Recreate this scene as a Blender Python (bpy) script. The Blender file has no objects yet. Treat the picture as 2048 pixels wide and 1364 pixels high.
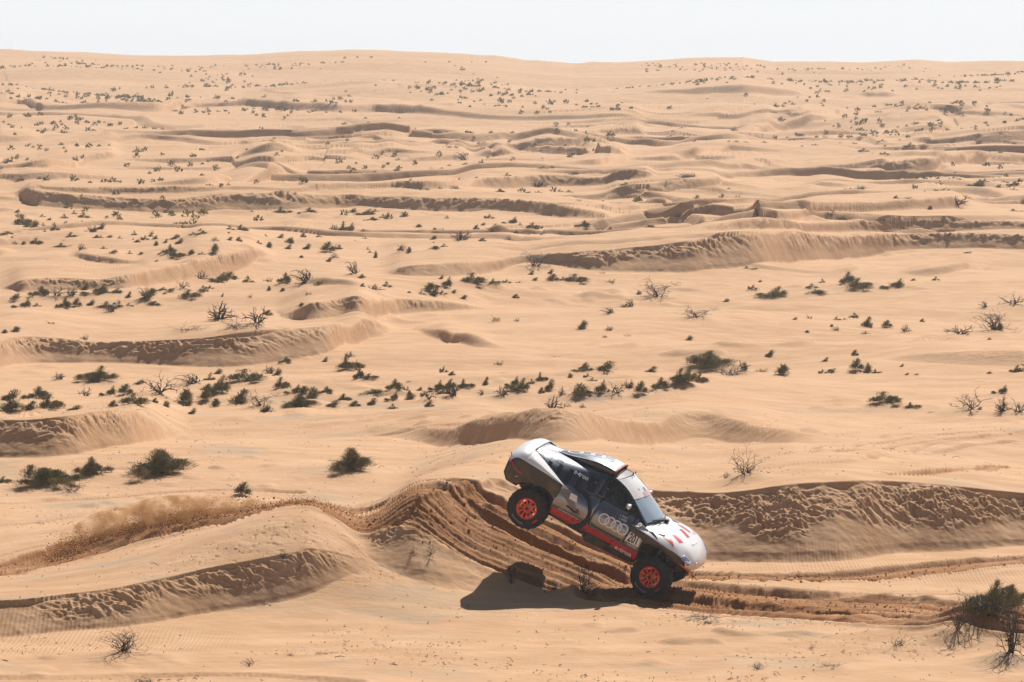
import bpy, bmesh, math, random
import numpy as np
from mathutils import Vector, Matrix, Euler
from mathutils.bvhtree import BVHTree

scene = bpy.context.scene
COL = scene.collection
R = math.radians

# ---------------------------------------------------------------- camera
CAM_H = 11.8
cam_d = bpy.data.cameras.new("camera")
cam = bpy.data.objects.new("camera", cam_d)
COL.objects.link(cam)
cam.location = (0, 0, CAM_H)
cam.rotation_euler = (math.pi/2 - math.atan(555.0/7000.0), 0, 0)
cam_d.sensor_width = 36.0
cam_d.lens = 36.0*7000.0/2048.0
cam_d.clip_start = 1.0
cam_d.clip_end = 9000.0
scene.camera = cam

# ---------------------------------------------------------------- sky and sun
SUN_DIR = Vector((0.30, 0.76, 0.81)).normalized()      # towards the sun: behind the dunes, to the right
SUN_EL = math.asin(SUN_DIR.z)
world = bpy.data.worlds.new("World")
scene.world = world
world.use_nodes = True
wn = world.node_tree.nodes; wl = world.node_tree.links
bg = wn['Background']
sky = wn.new('ShaderNodeTexSky')
sky.sky_type = 'NISHITA'
sky.sun_disc = False
sky.sun_elevation = SUN_EL
sky.sun_rotation = math.atan2(SUN_DIR.x, SUN_DIR.y)
sky.altitude = 300.0
sky.air_density = 1.0
sky.dust_density = 1.5
sky.ozone_density = 1.0
hs = wn.new('ShaderNodeHueSaturation'); hs.inputs['Saturation'].default_value = 0.8; hs.inputs['Value'].default_value = 0.42
wl.new(sky.outputs[0], hs.inputs['Color'])
# pale desert haze low in the sky
wtc = wn.new('ShaderNodeTexCoord'); wsp = wn.new('ShaderNodeSeparateXYZ'); wl.new(wtc.outputs['Generated'], wsp.inputs[0])
wmr = wn.new('ShaderNodeMapRange'); wmr.interpolation_type = 'SMOOTHSTEP'
wmr.inputs['From Min'].default_value = 0.02; wmr.inputs['From Max'].default_value = 0.10
wmr.inputs['To Min'].default_value = 1.0; wmr.inputs['To Max'].default_value = 0.0
wl.new(wsp.outputs['Z'], wmr.inputs['Value'])
wmx = wn.new('ShaderNodeMix'); wmx.data_type = 'RGBA'; wl.new(wmr.outputs['Result'], wmx.inputs[0]); wl.new(hs.outputs[0], wmx.inputs[6]); wmx.inputs[7].default_value = (7.3, 7.5, 7.7, 1)
wl.new(wmx.outputs[2], bg.inputs[0])
bg.inputs[1].default_value = 0.10
sun_d = bpy.data.lights.new("sun", 'SUN')
sun = bpy.data.objects.new("sun", sun_d)
COL.objects.link(sun)
sun_d.energy = 5.0
sun_d.angle = R(0.53)
sun_d.color = (1.0, 0.95, 0.87)
sun.rotation_euler = SUN_DIR.to_track_quat('Z', 'Y').to_euler()
scene.view_settings.view_transform = 'Standard'
scene.view_settings.look = 'None'
scene.view_settings.gamma = 1.0
scene.view_settings.exposure = 0.34
scene.cycles.max_bounces = 8
scene.cycles.transparent_max_bounces = 16

# ---------------------------------------------------------------- materials
MATS = {}
def mat(name, col, rough=0.6, metal=0.0, coat=0.0, spec=0.5, emit=None, alpha=None, trans=0.0, ior=1.45):
    if name in MATS: return MATS[name]
    m = bpy.data.materials.new(name); m.use_nodes = True
    b = m.node_tree.nodes['Principled BSDF']
    b.inputs['Base Color'].default_value = (*col, 1)
    b.inputs['Roughness'].default_value = rough
    b.inputs['Metallic'].default_value = metal
    b.inputs['Coat Weight'].default_value = coat
    b.inputs['Coat Roughness'].default_value = 0.05
    b.inputs['Specular IOR Level'].default_value = spec
    b.inputs['Transmission Weight'].default_value = trans
    b.inputs['IOR'].default_value = ior
    if emit:
        b.inputs['Emission Color'].default_value = (*emit[:3], 1); b.inputs['Emission Strength'].default_value = emit[3]
    MATS[name] = m
    return m

def noisy(m, scale, lo, hi, amount=1.0, bump=0.0, rough=None, coord='Object', detail=5):
    """vary a material's own colour between lo and hi with a noise in object space"""
    nt = m.node_tree; n = nt.nodes; l = nt.links
    b = n['Principled BSDF']
    tc = n.new('ShaderNodeTexCoord')
    t = n.new('ShaderNodeTexNoise'); t.inputs['Scale'].default_value = scale; t.inputs['Detail'].default_value = detail
    l.new(tc.outputs[coord], t.inputs['Vector'])
    r = n.new('ShaderNodeValToRGB')
    r.color_ramp.elements[0].color = (*lo, 1); r.color_ramp.elements[0].position = 0.35
    r.color_ramp.elements[1].color = (*hi, 1); r.color_ramp.elements[1].position = 0.65
    l.new(t.outputs['Fac'], r.inputs['Fac']); l.new(r.outputs['Color'], b.inputs['Base Color'])
    if bump:
        bp = n.new('ShaderNodeBump'); bp.inputs['Strength'].default_value = bump; bp.inputs['Distance'].default_value = 0.01
        l.new(t.outputs['Fac'], bp.inputs['Height']); l.new(bp.outputs['Normal'], b.inputs['Normal'])
    if rough:
        mr = n.new('ShaderNodeMapRange'); mr.inputs['To Min'].default_value = rough[0]; mr.inputs['To Max'].default_value = rough[1]
        l.new(t.outputs['Fac'], mr.inputs['Value']); l.new(mr.outputs['Result'], b.inputs['Roughness'])
    return m

def tag(o, label=None, cat=None, group=None, kind=None):
    if label: o['label'] = label
    if cat: o['category'] = cat
    if group: o['group'] = group
    if kind: o['kind'] = kind
    return o

def np_mesh(name, verts, quads=None, tris=None, smooth=True):
    me = bpy.data.meshes.new(name)
    verts = np.asarray(verts, np.float32)
    me.vertices.add(len(verts)); me.vertices.foreach_set('co', verts.ravel())
    nq = 0 if quads is None else len(quads); nt_ = 0 if tris is None else len(tris)
    loops = []; starts = []; tot = []
    if nq:
        loops.append(np.asarray(quads, np.int32).ravel()); starts.append(np.arange(nq)*4); tot.append(np.full(nq, 4))
    if nt_:
        loops.append(np.asarray(tris, np.int32).ravel()); starts.append(nq*4+np.arange(nt_)*3); tot.append(np.full(nt_, 3))
    loops = np.concatenate(loops).astype(np.int32)
    me.loops.add(len(loops)); me.loops.foreach_set('vertex_index', loops)
    me.polygons.add(nq+nt_)
    me.polygons.foreach_set('loop_start', np.concatenate(starts).astype(np.int32))
    me.polygons.foreach_set('loop_total', np.concatenate(tot).astype(np.int32))
    me.update(calc_edges=True)
    if smooth: me.polygons.foreach_set('use_smooth', np.ones(nq+nt_, bool))
    return me

def link(name, me, parent=None, loc=None):
    o = bpy.data.objects.new(name, me); COL.objects.link(o)
    if parent is not None: o.parent = parent
    if loc is not None: o.location = loc
    return o
# ---------------------------------------------------------------- terrain maths (u = x / y, seen from the origin; D = y)
def sstep(t):
    t = np.clip(t, 0.0, 1.0)
    return t*t*(3-2*t)

def _hash(ix, iy, seed):
    h = (ix.astype(np.int64)*374761393 + iy.astype(np.int64)*668265263 + seed*974634777) & 0xFFFFFFFF
    h = ((h ^ (h >> 13))*1274126177) & 0xFFFFFFFF
    return ((h ^ (h >> 16)) & 0xFFFF).astype(np.float32)/65535.0

def gnoise(x, y, seed=0):
    """gradient noise, about -1..1"""
    x0 = np.floor(x); y0 = np.floor(y)
    fx = (x-x0).astype(np.float32); fy = (y-y0).astype(np.float32)
    ix = x0.astype(np.int64); iy = y0.astype(np.int64)
    ux = fx*fx*fx*(fx*(fx*6-15)+10); uy = fy*fy*fy*(fy*(fy*6-15)+10)
    def g(dx, dy):
        a = _hash(ix+dx, iy+dy, seed)*6.2831853
        return np.cos(a)*(fx-dx) + np.sin(a)*(fy-dy)
    a = g(0, 0); b = g(1, 0); c = g(0, 1); d = g(1, 1)
    return ((a+(b-a)*ux)+((c+(d-c)*ux)-(a+(b-a)*ux))*uy)*1.5

def fbm(x, y, seed=0, octv=3):
    s = 0.0; a = 1.0
    for k in range(octv):
        s = s + a*gnoise(x*2.03**k+17.3*k, y*2.03**k-9.1*k, seed+k); a *= 0.5
    return s

def lod(fn, sc):
    """call fn(scale array) at the two nearest power-of-two scales and blend, so relief grows coarser far away"""
    l = np.log2(np.maximum(sc, 1.0)); a = np.floor(l); f = (l-a)
    A = fn(2.0**a)
    k = np.nonzero(f > 1e-3)[0] if np.ndim(f) else []
    if len(k) == 0: return A
    B = fn(2.0**(a+1))
    w = np.sqrt((1-f)**2+f**2)
    return (A*(1-f)+B*f)/w

def ridge(u):
    r = np.interp(u, RIDGE[0], RIDGE[1])
    return r

def base_z(u, D):
    zr = ridge(u)
    t = np.clip((D-120.0)/580.0, 0, 1)
    z = zr*t**1.6
    z = z - np.maximum(D-700.0, 0)*0.03*sstep((D-700)/60.0)
    z = np.maximum(z, -12.0)
    x = u*D
    # broad soft swells
    z = z+0.58*gnoise(x/21.0, D/9.5, 21)*sstep((D-86)/12.0)*sstep((240-D)/80.0)
    z = z+1.0*gnoise(x/46.0, D/24.0, 22)*sstep((D-125)/60.0)*sstep((680-D)/60.0)
    z = z+1.5*gnoise(x/85.0+.3, D/52.0, 24)*sstep((D-280)/100.0)*sstep((690-D)/60.0)
    for (cx, cy, rx, ry, a) in MOUNDS:
        q = ((x-cx)/rx)**2+((D-cy)/ry)**2
        z = z + a*np.exp(-q)
    return z

def dens(k, rough=1.0):
    """smooth resampling of one dune's knots"""
    k = np.array(k, float)
    u = k[:, 0]; n = 160
    uu = np.linspace(u[0], u[-1], n)
    out = [uu]
    du = (u[-1]-u[0])/n
    for c in range(1, k.shape[1]):
        v = np.interp(uu, u, k[:, c])
        w = max(1, int(min((0.9 if rough > .5 else 2.6)/np.mean(k[:, 1]), (u[-1]-u[0])*(0.10 if rough > .5 else .2))/du))
        if w > 1:
            pad = np.pad(v, w, mode='edge') if c != 2 else np.pad(v, w)
            ker = np.hanning(2*w+1); ker /= ker.sum()
            v = np.convolve(pad, ker, 'valid')
        if c == 2:
            tl = min(w*du*(3.0 if rough < .5 else 2.2), (u[-1]-u[0])*(.38 if rough < .5 else .2))
            ta, tb = [min(tl, abs(abs(e_)-.146)*.9+.001) if abs(e_) > .1475 else tl for e_ in (u[0], u[-1])]
            v = v*sstep((uu-u[0])/ta)*sstep((u[-1]-uu)/tb)
        out.append(v)
    return out

def dune_add(z, u, D, dn, fine=True, masks=None):
    """add one dune (u, crest D, height, face length, tail length) to z; arrays u, D flat"""
    uu, Dc, h, L, Lt = dn['c']
    lo = (Dc-L).min()-1.5; hi = (Dc+Lt).max()+1.0
    m = np.nonzero((u >= uu[0]) & (u <= uu[-1]) & (D > lo) & (D < hi))[0]
    if len(m) == 0: return
    um = u[m]; Dm = D[m]
    dc = np.interp(um, uu, Dc); hh = np.interp(um, uu, h); LL = np.interp(um, uu, L); T = np.interp(um, uu, Lt)
    hh = np.maximum(hh, 0)
    x = um*Dm
    sc = np.maximum(Dm/80.0, 1.0)
    e = dn['e']
    if fine:
        w = np.minimum(hh, 1.0)
        jit = w*sc*lod(lambda q: 0.06*gnoise(x/(1.1*q), Dm*0+.4, 5) + 0.16*gnoise(x/(4.1*q), Dm*0+2.2, 6), sc)*dn['rough']
        tq = np.clip((dc-Dm)/np.maximum(LL, 1e-3), 0, 1)
        dc = dc + jit*(1-tq)**2
        e = e*np.clip(0.75+lod(lambda q: 1.1*gnoise(x/(2.6*q), Dm*0+7.7, 9)+.5*gnoise(x/(.7*q), Dm*0+7.7, 19), sc), 0.0, 2.0)
    s = (Dm-dc)
    t = np.clip(-s/np.maximum(LL, 1e-3), 0, 1)
    face = (1-e*sstep(t/0.045))*(1-t)
    soft = 1-np.clip(dn['rough']*1.6, 0, 1)
    face = np.where(t > 0.86, (1-e)*(0.14*((1-t)/0.14)**1.5), face)
    face = face*(1-soft)+soft*(1-sstep(t)*.55-.45*t)
    tt = np.clip(s/np.maximum(T, 1e-3), 0, 1)
    tail = (1-tt)**2*(1+2*tt)
    f = np.where(s < 0, face, tail)
    z[m] += hh*f
    if masks is not None:
        on = (s < 0) & (t < 1)
        mk = np.where(on, 1.0, 0.0)*np.clip(hh/0.35, 0, 1)
        masks['face'][m] = np.maximum(masks['face'][m], mk*dn['rough'])
        masks['t'][m] = np.where(on & (hh > .05), t, masks['t'][m])
        masks['h'][m] = np.where(on & (hh > .05), hh, masks['h'][m])

def terrain(u, D, fine=True, masks=None, upto=None):
    u = np.asarray(u, np.float64).ravel(); D = np.asarray(D, np.float64).ravel()
    z = base_z(u, D)
    for dn in DUNES[:upto]:
        dune_add(z, u, D, dn, fine, masks)
    return z
RIDGE = ([-0.20272, -0.16713, -0.14578, -0.13112, -0.11831, -0.10408, -0.07703, -0.05994, -0.04613, -0.01951, -0.00484, 0.00399, 0.01723, 0.04784, 0.06578, 0.07462, 0.10011, 0.11477, 0.1256, 0.14582, 0.18171, 0.21018],
         [14.78, 14.88, 14.78, 14.482, 13.886, 13.29, 12.992, 13.787, 13.986, 13.489, 13.042, 12.297, 11.899, 12.744, 13.042, 11.999, 11.899, 12.595, 12.197, 12.496, 12.297, 12.694])
MOUNDS = [(-6.2, 77.2, 2.6, 2.0, 0.25), (-4.0, 79.0, 2.8, 3.4, 1.15), (-6.0, 85.0, 5.0, 4.5, 1.1), (10.3, 71.9, 2.2, 1.6, 0.5)]
DUNE_KNOTS = [
([[-0.19234, 73.01, 0.5, 1.631, 8.075], [-0.16252, 72.806, 0.55, 1.328, 8.897], [-0.14761, 72.467, 0.6, 0.989, 9.706], [-0.13767, 72.704, 0.62, 0.794, 10.078], [-0.12772, 73.197, 0.65, 0.832, 10.67], [-0.11777, 73.368, 0.7, 0.896, 11.575], [-0.10782, 73.848, 0.75, 0.96, 12.56], [-0.09787, 74.452, 0.75, 0.96, 12.73], [-0.08992, 74.87, 0.75, 0.96, 12.897], [-0.08147, 75.114, 0.7, 0.896, 12.129], [-0.07302, 75.307, 0.7, 0.896, 12.278], [-0.06557, 75.535, 0.65, 0.832, 11.494], [-0.05529, 75.941, 0.6, 0.768, 10.763], [-0.04665, 76.598, 0.4, 0.512, 7.738], [-0.03946, 76.938, 0.15, 0.4, 7.738], [-0.0337, 77.046, 0.02, 0.4, 7.738]], 0.12, 1.0),
([[-0.04806, 78.531, 0.0, 0.493, 20.945], [-0.04489, 77.6, 0.55, 0.704, 20.945], [-0.03942, 77.873, 0.791, 1.013, 20.945], [-0.03222, 78.026, 1.111, 1.422, 22.119], [-0.02502, 78.866, 1.321, 2.517, 26.86], [-0.01351, 81.183, 1.585, 4.781, 32.997], [-0.00345, 82.814, 1.658, 6.34, 34.858], [0.01093, 83.769, 1.642, 6.813, 34.385], [0.0253, 84.209, 1.573, 6.315, 32.632], [0.04112, 85.153, 1.42, 4.527, 29.213], [0.05502, 84.32, 1.426, 1.967, 29.01], [0.06146, 84.261, 1.438, 1.984, 29.248], [0.06889, 84.252, 1.543, 2.128, 31.695], [0.08127, 84.317, 1.676, 2.308, 34.909], [0.09613, 84.593, 1.653, 2.278, 34.445], [0.111, 85.877, 1.49, 2.052, 31.039], [0.13083, 86.282, 1.343, 1.851, 27.7], [0.14725, 86.836, 1.129, 1.555, 22.959], [0.16308, 87.018, 0.985, 1.358, 20.945], [0.18045, 87.393, 0.808, 1.112, 20.945]], 0.12, 1.0),
([[-0.19154, 106.054, 1.051, 1.321, 25.719], [-0.1668, 104.072, 1.019, 1.296, 24.955], [-0.14701, 103.107, 0.971, 1.284, 23.782], [-0.13959, 102.867, 0.956, 1.281, 23.411], [-0.13216, 102.792, 1.013, 1.372, 24.975], [-0.12473, 103.352, 1.058, 1.411, 26.358], [-0.1173, 104.885, 1.034, 1.341, 25.95], [-0.1074, 106.51, 1.047, 1.312, 26.509], [-0.09997, 112.291, 0.923, 1.252, 23.419], [-0.09404, 112.793, 0.83, 1.157, 21.017], [-0.09157, 114.941, 0.469, 0.674, 15.906]], 0.15, 1.0),
([[-0.06089, 112.695, 0.0, 0.4, 13.789], [-0.04652, 113.148, 0.146, 0.467, 13.789], [-0.03503, 112.948, 0.364, 1.13, 13.789], [-0.02354, 112.55, 0.58, 1.717, 14.447], [-0.01062, 105.972, 0.917, 2.017, 22.982], [0.00373, 98.373, 0.832, 2.042, 20.879], [0.01809, 98.154, 0.812, 1.98, 20.317], [0.031, 99.975, 0.893, 1.786, 22.281], [0.03962, 113.203, 0.625, 1.827, 15.644], [0.0511, 114.578, 0.55, 1.687, 13.899], [0.06545, 113.056, 0.755, 1.991, 19.029], [0.07694, 106.93, 0.822, 1.879, 20.475], [0.08987, 105.5, 0.645, 1.545, 15.842], [0.10855, 106.766, 0.0, 1.082, 13.789]], 0.04, 0.45),
([[0.10079, 139.813, 0.0, 0.4, 9.053], [0.1082, 138.679, 0.155, 0.652, 9.053], [0.11561, 137.905, 0.247, 1.031, 9.053], [0.12549, 137.412, 0.351, 1.459, 10.674], [0.1403, 137.14, 0.422, 1.63, 12.884], [0.15512, 136.662, 0.492, 1.813, 15.089]], 0, 0.3),
([[-0.19126, 130.348, 0.792, 1.187, 23.724], [-0.16158, 134.547, 0.874, 1.229, 27.15], [-0.14674, 137.371, 1.021, 1.323, 32.263], [-0.14179, 139.934, 0.99, 1.391, 31.674], [-0.13636, 140.824, 0.937, 1.375, 30.099], [-0.13043, 140.895, 0.888, 1.315, 28.415], [-0.12402, 140.682, 0.787, 1.167, 24.861], [-0.11711, 140.816, 0.714, 1.074, 22.451], [-0.1097, 140.656, 0.756, 1.141, 23.796], [-0.10229, 140.411, 0.763, 1.156, 23.995], [-0.09241, 139.917, 0.928, 1.407, 29.458], [-0.08253, 139.904, 1.051, 1.619, 33.777], [-0.07264, 140.521, 1.059, 1.687, 34.478], [-0.06276, 141.691, 0.974, 1.558, 32.119], [-0.05288, 142.799, 0.968, 1.486, 32.455], [-0.04928, 144.004, 0.933, 1.368, 31.587], [-0.04433, 152.761, 0.898, 1.36, 30.919], [-0.0394, 153.698, 0.792, 1.201, 27.412], [-0.03298, 155.242, 0.576, 0.813, 20.687], [-0.03101, 160.291, 0.206, 0.4, 20.687]], 0.15, 1.0),
([[-0.03052, 158.625, 0.175, 0.447, 9.502], [-0.02558, 154.09, 0.294, 0.951, 9.861], [-0.01966, 151.878, 0.417, 1.357, 13.786], [-0.01373, 145.335, 0.486, 1.263, 15.837], [-0.00731, 144.466, 0.341, 0.997, 10.926], [-0.00188, 144.058, 0.107, 0.4, 9.502], [0.00256, 143.45, 0.0, 0.4, 9.502]], 0.0, 0.1),
([[-0.06964, 165.131, 0.167, 0.4, 18.383], [-0.06273, 156.37, 0.617, 0.822, 22.406], [-0.05532, 155.583, 0.747, 1.011, 27.517], [-0.04925, 157.243, 0.816, 1.042, 30.638], [-0.04185, 156.165, 0.753, 1.016, 28.329], [-0.03445, 164.408, 0.657, 0.948, 24.609], [-0.02458, 165.362, 0.512, 0.718, 18.983], [-0.01471, 166.581, 0.316, 0.434, 18.383], [-0.00681, 168.093, 0.107, 0.4, 18.383], [-0.00188, 168.135, 0.0, 0.4, 18.383]], 0.15, 1.0),
([[-0.06763, 172.337, 0.0, 0.521, 7.691], [-0.05529, 170.293, 0.313, 0.745, 12.819], [-0.04637, 167.723, 0.2, 0.489, 8.093], [-0.0443, 166.529, 0.265, 0.614, 10.708], [-0.03937, 168.528, 0.0, 0.43, 7.691]], 0, 0.1),
([[-0.14855, 173.687, 0.0, 0.4, 28.363], [-0.14508, 174.442, 0.055, 0.4, 28.363], [-0.1431, 173.684, 0.278, 0.423, 28.363], [-0.14112, 172.662, 0.539, 0.808, 28.363], [-0.13766, 173.645, 0.581, 0.867, 28.363], [-0.13174, 174.15, 0.578, 0.848, 28.363], [-0.12532, 174.247, 0.548, 0.784, 28.363], [-0.11695, 174.002, 0.445, 0.62, 28.363], [-0.10953, 174.327, 0.669, 0.904, 28.363], [-0.10213, 178.114, 0.791, 1.058, 33.67], [-0.09472, 181.974, 0.771, 1.082, 33.357], [-0.08978, 184.497, 1.055, 1.444, 47.271], [-0.08237, 188.556, 1.004, 1.538, 46.449], [-0.07497, 192.068, 0.695, 1.088, 32.607], [-0.06906, 196.321, 0.377, 0.52, 28.363], [-0.06512, 198.677, 0.0, 0.364, 28.363]], 0.15, 1.0),
([[0.08976, 195.688, 0.0, 0.656, 7.041], [0.09813, 198.065, 0.271, 0.937, 11.736], [0.10158, 200.442, 0.0, 0.656, 7.041]], 0, 0.1),
([[0.10751, 198.414, 0.0, 0.4, 12.072], [0.11145, 197.24, 0.198, 0.525, 12.072], [0.11539, 196.143, 0.356, 0.98, 15.324], [0.12278, 196.235, 0.363, 0.981, 15.624], [0.13017, 199.341, 0.459, 1.062, 20.12], [0.13755, 209.123, 0.168, 0.515, 12.072], [0.14248, 210.802, 0.0, 0.4, 12.072]], 0, 0.1),
([[-0.12822, 194.435, 0.0, 0.305, 8.139], [-0.12181, 192.13, 0.293, 0.436, 13.565], [-0.11442, 190.569, 0.291, 0.432, 13.246], [-0.10458, 188.283, 0.0, 0.303, 8.139]], 0.15, 1.0),
([[-0.04034, 189.899, 0.0, 0.593, 36.0], [-0.02949, 187.648, 0.558, 0.847, 36.0], [-0.01963, 188.459, 0.686, 1.005, 36.0], [-0.00977, 190.608, 0.693, 0.957, 36.0], [-0.00237, 194.674, 0.47, 0.735, 36.0], [0.00305, 196.441, 0.281, 0.458, 36.0], [0.00995, 195.973, 0.467, 0.765, 36.0], [0.01981, 195.228, 0.795, 1.288, 36.923], [0.0272, 195.276, 0.909, 1.472, 42.601], [0.0346, 195.539, 1.094, 1.781, 52.273], [0.04199, 195.853, 1.235, 2.004, 59.86], [0.0509, 196.463, 1.456, 2.343, 60.0], [0.05618, 197.675, 1.551, 2.422, 60.0], [0.06603, 199.072, 1.65, 2.403, 60.0], [0.07194, 200.873, 1.719, 2.363, 60.0], [0.07834, 205.447, 1.721, 2.354, 60.0], [0.0882, 210.042, 1.561, 2.21, 60.0], [0.09559, 212.5, 1.331, 1.89, 60.0], [0.10791, 216.88, 1.069, 1.508, 54.944], [0.1153, 218.406, 0.864, 1.271, 44.293], [0.13008, 218.643, 0.804, 1.204, 41.303], [0.1464, 217.553, 0.712, 1.074, 36.329], [0.16458, 216.23, 0.64, 0.958, 36.0], [0.17937, 214.642, 0.677, 1.018, 36.0]], 0.15, 1.0),
([[-0.15137, 200.221, 0.362, 0.506, 16.978], [-0.14645, 198.566, 0.317, 0.426, 14.742], [-0.14349, 200.151, 0.146, 0.4, 10.187], [-0.14054, 200.58, 0.0, 0.4, 10.187]], 0.15, 0.3),
([[0.04632, 199.843, 0.0, 0.4, 22.065], [0.05616, 201.68, 0.312, 0.423, 22.065], [0.06601, 205.38, 0.532, 0.719, 29.394], [0.07339, 207.282, 0.654, 0.897, 36.775], [0.08325, 210.639, 0.547, 0.764, 30.476], [0.09556, 216.693, 0.628, 0.869, 35.108], [0.10541, 218.991, 0.608, 0.892, 33.86], [0.11527, 220.321, 0.588, 0.897, 32.626], [0.12709, 220.685, 0.517, 0.801, 28.606], [0.13497, 220.74, 0.448, 0.703, 24.721], [0.14635, 220.567, 0.408, 0.632, 22.436], [0.15961, 220.105, 0.412, 0.631, 22.668]], 0.15, 1.0),
([[0.03556, 231.796, 0.0, 0.309, 8.433], [0.0395, 229.047, 0.185, 0.441, 10.385], [0.05088, 227.647, 0.221, 0.526, 12.599], [0.0592, 228.961, 0.0, 0.4, 8.624]], 0.15, 1.0),
([[0.04384, 228.157, 0.0, 0.4, 30.002], [0.0463, 226.996, 0.169, 0.4, 30.002], [0.0527, 226.907, 0.395, 0.579, 30.002], [0.05713, 226.954, 0.643, 0.942, 38.493], [0.06599, 222.975, 0.599, 0.826, 35.677], [0.07584, 209.658, 0.527, 0.71, 31.533], [0.08569, 218.656, 0.597, 0.811, 36.313], [0.09553, 221.865, 0.569, 0.852, 35.16], [0.10537, 224.527, 0.53, 0.82, 33.376], [0.11521, 226.933, 0.642, 0.974, 41.455], [0.12505, 230.056, 0.753, 1.077, 50.004], [0.12998, 231.941, 0.595, 0.818, 38.806], [0.13443, 234.725, 0.0, 0.573, 30.002]], 0.15, 0.6),
([[-0.14428, 255.424, 0.0, 0.739, 36.0], [-0.14083, 252.396, 0.74, 1.055, 51.985], [-0.1364, 248.757, 1.043, 1.596, 60.0], [-0.12656, 248.31, 0.855, 1.322, 58.009], [-0.11672, 248.77, 0.743, 1.149, 49.584], [-0.10688, 248.744, 0.756, 1.18, 49.888], [-0.09704, 248.607, 0.819, 1.274, 53.791], [-0.08719, 249.522, 0.921, 1.439, 60.0], [-0.07734, 250.492, 0.987, 1.541, 60.0], [-0.06749, 251.002, 0.976, 1.528, 60.0], [-0.05765, 252.035, 0.936, 1.454, 60.0], [-0.04913, 253.509, 0.766, 1.171, 51.784], [-0.03929, 253.244, 0.665, 1.024, 44.127], [-0.02944, 252.133, 0.824, 1.261, 54.696], [-0.0196, 251.249, 0.902, 1.368, 59.604], [-0.00975, 250.697, 0.933, 1.397, 60.0], [9e-05, 249.978, 0.813, 1.201, 52.357], [0.00994, 247.637, 0.762, 1.109, 47.882], [0.01733, 245.572, 0.696, 0.989, 42.909], [0.02078, 244.341, 0.554, 0.781, 36.0], [0.02718, 241.237, 0.279, 0.4, 36.0], [0.03211, 238.342, 0.0, 0.28, 36.0]], 0.15, 1.0),
([[0.02373, 280.392, 0.0, 0.4, 33.131], [0.02963, 281.692, 0.384, 0.617, 33.131], [0.03701, 282.348, 0.594, 0.946, 42.592], [0.04439, 283.051, 0.67, 1.058, 48.943], [0.04626, 283.671, 0.731, 1.152, 54.205], [0.05364, 284.779, 0.735, 1.139, 55.218], [0.05856, 287.204, 0.605, 0.909, 45.934], [0.06349, 290.65, 0.0, 0.636, 33.131]], 0.15, 1.0),
([[-0.13836, 252.856, 0.0, 0.28, 36.0], [-0.13393, 249.858, 0.139, 0.4, 36.0], [-0.12654, 249.657, 0.348, 0.531, 36.0], [-0.11178, 251.495, 0.456, 0.681, 36.0], [-0.09701, 251.697, 0.429, 0.649, 36.0], [-0.08225, 253.135, 0.217, 0.4, 36.0], [-0.06256, 253.558, 0.182, 0.4, 36.0], [-0.04912, 256.658, 0.367, 0.53, 36.0], [-0.03436, 259.655, 0.434, 0.586, 36.0], [-0.02451, 256.75, 0.605, 0.861, 44.734], [-0.01713, 259.796, 0.587, 0.788, 43.763], [-0.00975, 283.683, 0.733, 1.099, 56.323], [9e-05, 286.733, 0.914, 1.37, 60.0], [0.00501, 289.354, 0.843, 1.253, 60.0], [0.01486, 290.882, 0.775, 1.166, 60.0], [0.02962, 289.628, 0.524, 0.787, 41.826], [0.03946, 288.648, 0.5, 0.748, 40.753], [0.0429, 292.112, 0.0, 0.524, 36.0]], 0.15, 1.0),
([[0.0807, 297.18, 0.0, 0.716, 21.488], [0.08908, 293.656, 0.473, 1.023, 35.813], [0.09548, 293.475, 0.356, 0.773, 26.486], [0.10138, 296.996, 0.0, 0.541, 21.488]], 0.15, 0.3),
([[0.063, 288.878, 0.0, 0.4, 10.863], [0.06693, 290.956, 0.152, 0.4, 11.262], [0.07382, 301.744, 0.184, 0.4, 14.191], [0.0807, 308.807, 0.097, 0.4, 11.75], [0.08563, 306.7, 0.0, 0.4, 11.66]], 0.15, 0.3),
([[-0.10784, 253.667, 0.0, 0.4, 36.0], [-0.097, 253.775, 0.265, 0.4, 36.0], [-0.08715, 254.601, 0.548, 0.79, 42.283], [-0.08223, 256.826, 0.72, 0.996, 57.052], [-0.07484, 292.761, 0.97, 1.42, 60.0], [-0.06745, 296.341, 0.989, 1.381, 60.0], [-0.06253, 310.04, 0.77, 1.085, 60.0], [-0.0586, 313.53, 0.0, 0.4, 36.0]], 0.15, 0.5),
([[-0.14915, 291.161, 0.353, 0.566, 27.93], [-0.14619, 291.229, 0.357, 0.566, 28.283], [-0.13881, 290.499, 0.465, 0.715, 37.3], [-0.13142, 291.078, 0.491, 0.754, 39.685], [-0.12405, 292.801, 0.416, 0.645, 33.493], [-0.11667, 294.45, 0.247, 0.4, 23.811], [-0.10831, 295.686, 0.0, 0.4, 23.811]], 0.15, 0.5),
([[0.06395, 333.318, 0.0, 0.4, 20.761], [0.06837, 329.931, 0.375, 0.537, 34.601], [0.0733, 325.788, 0.252, 0.4, 22.103], [0.08069, 321.902, 0.116, 0.4, 20.761], [0.08807, 322.806, 0.0, 0.4, 20.761]], 0.15, 0.4),
([[0.08069, 324.15, 0.0, 0.4, 36.0], [0.08806, 325.472, 0.294, 0.423, 36.0], [0.09544, 325.165, 0.396, 0.571, 36.0], [0.10527, 324.487, 0.658, 0.949, 58.822], [0.11265, 323.077, 0.943, 1.343, 60.0], [0.12002, 324.604, 1.076, 1.518, 60.0], [0.12985, 338.036, 1.034, 1.429, 60.0], [0.13722, 345.051, 0.997, 1.392, 60.0], [0.14612, 350.564, 0.863, 1.255, 60.0], [0.15935, 355.714, 0.755, 1.159, 60.0]], 0.15, 1.0),
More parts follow.
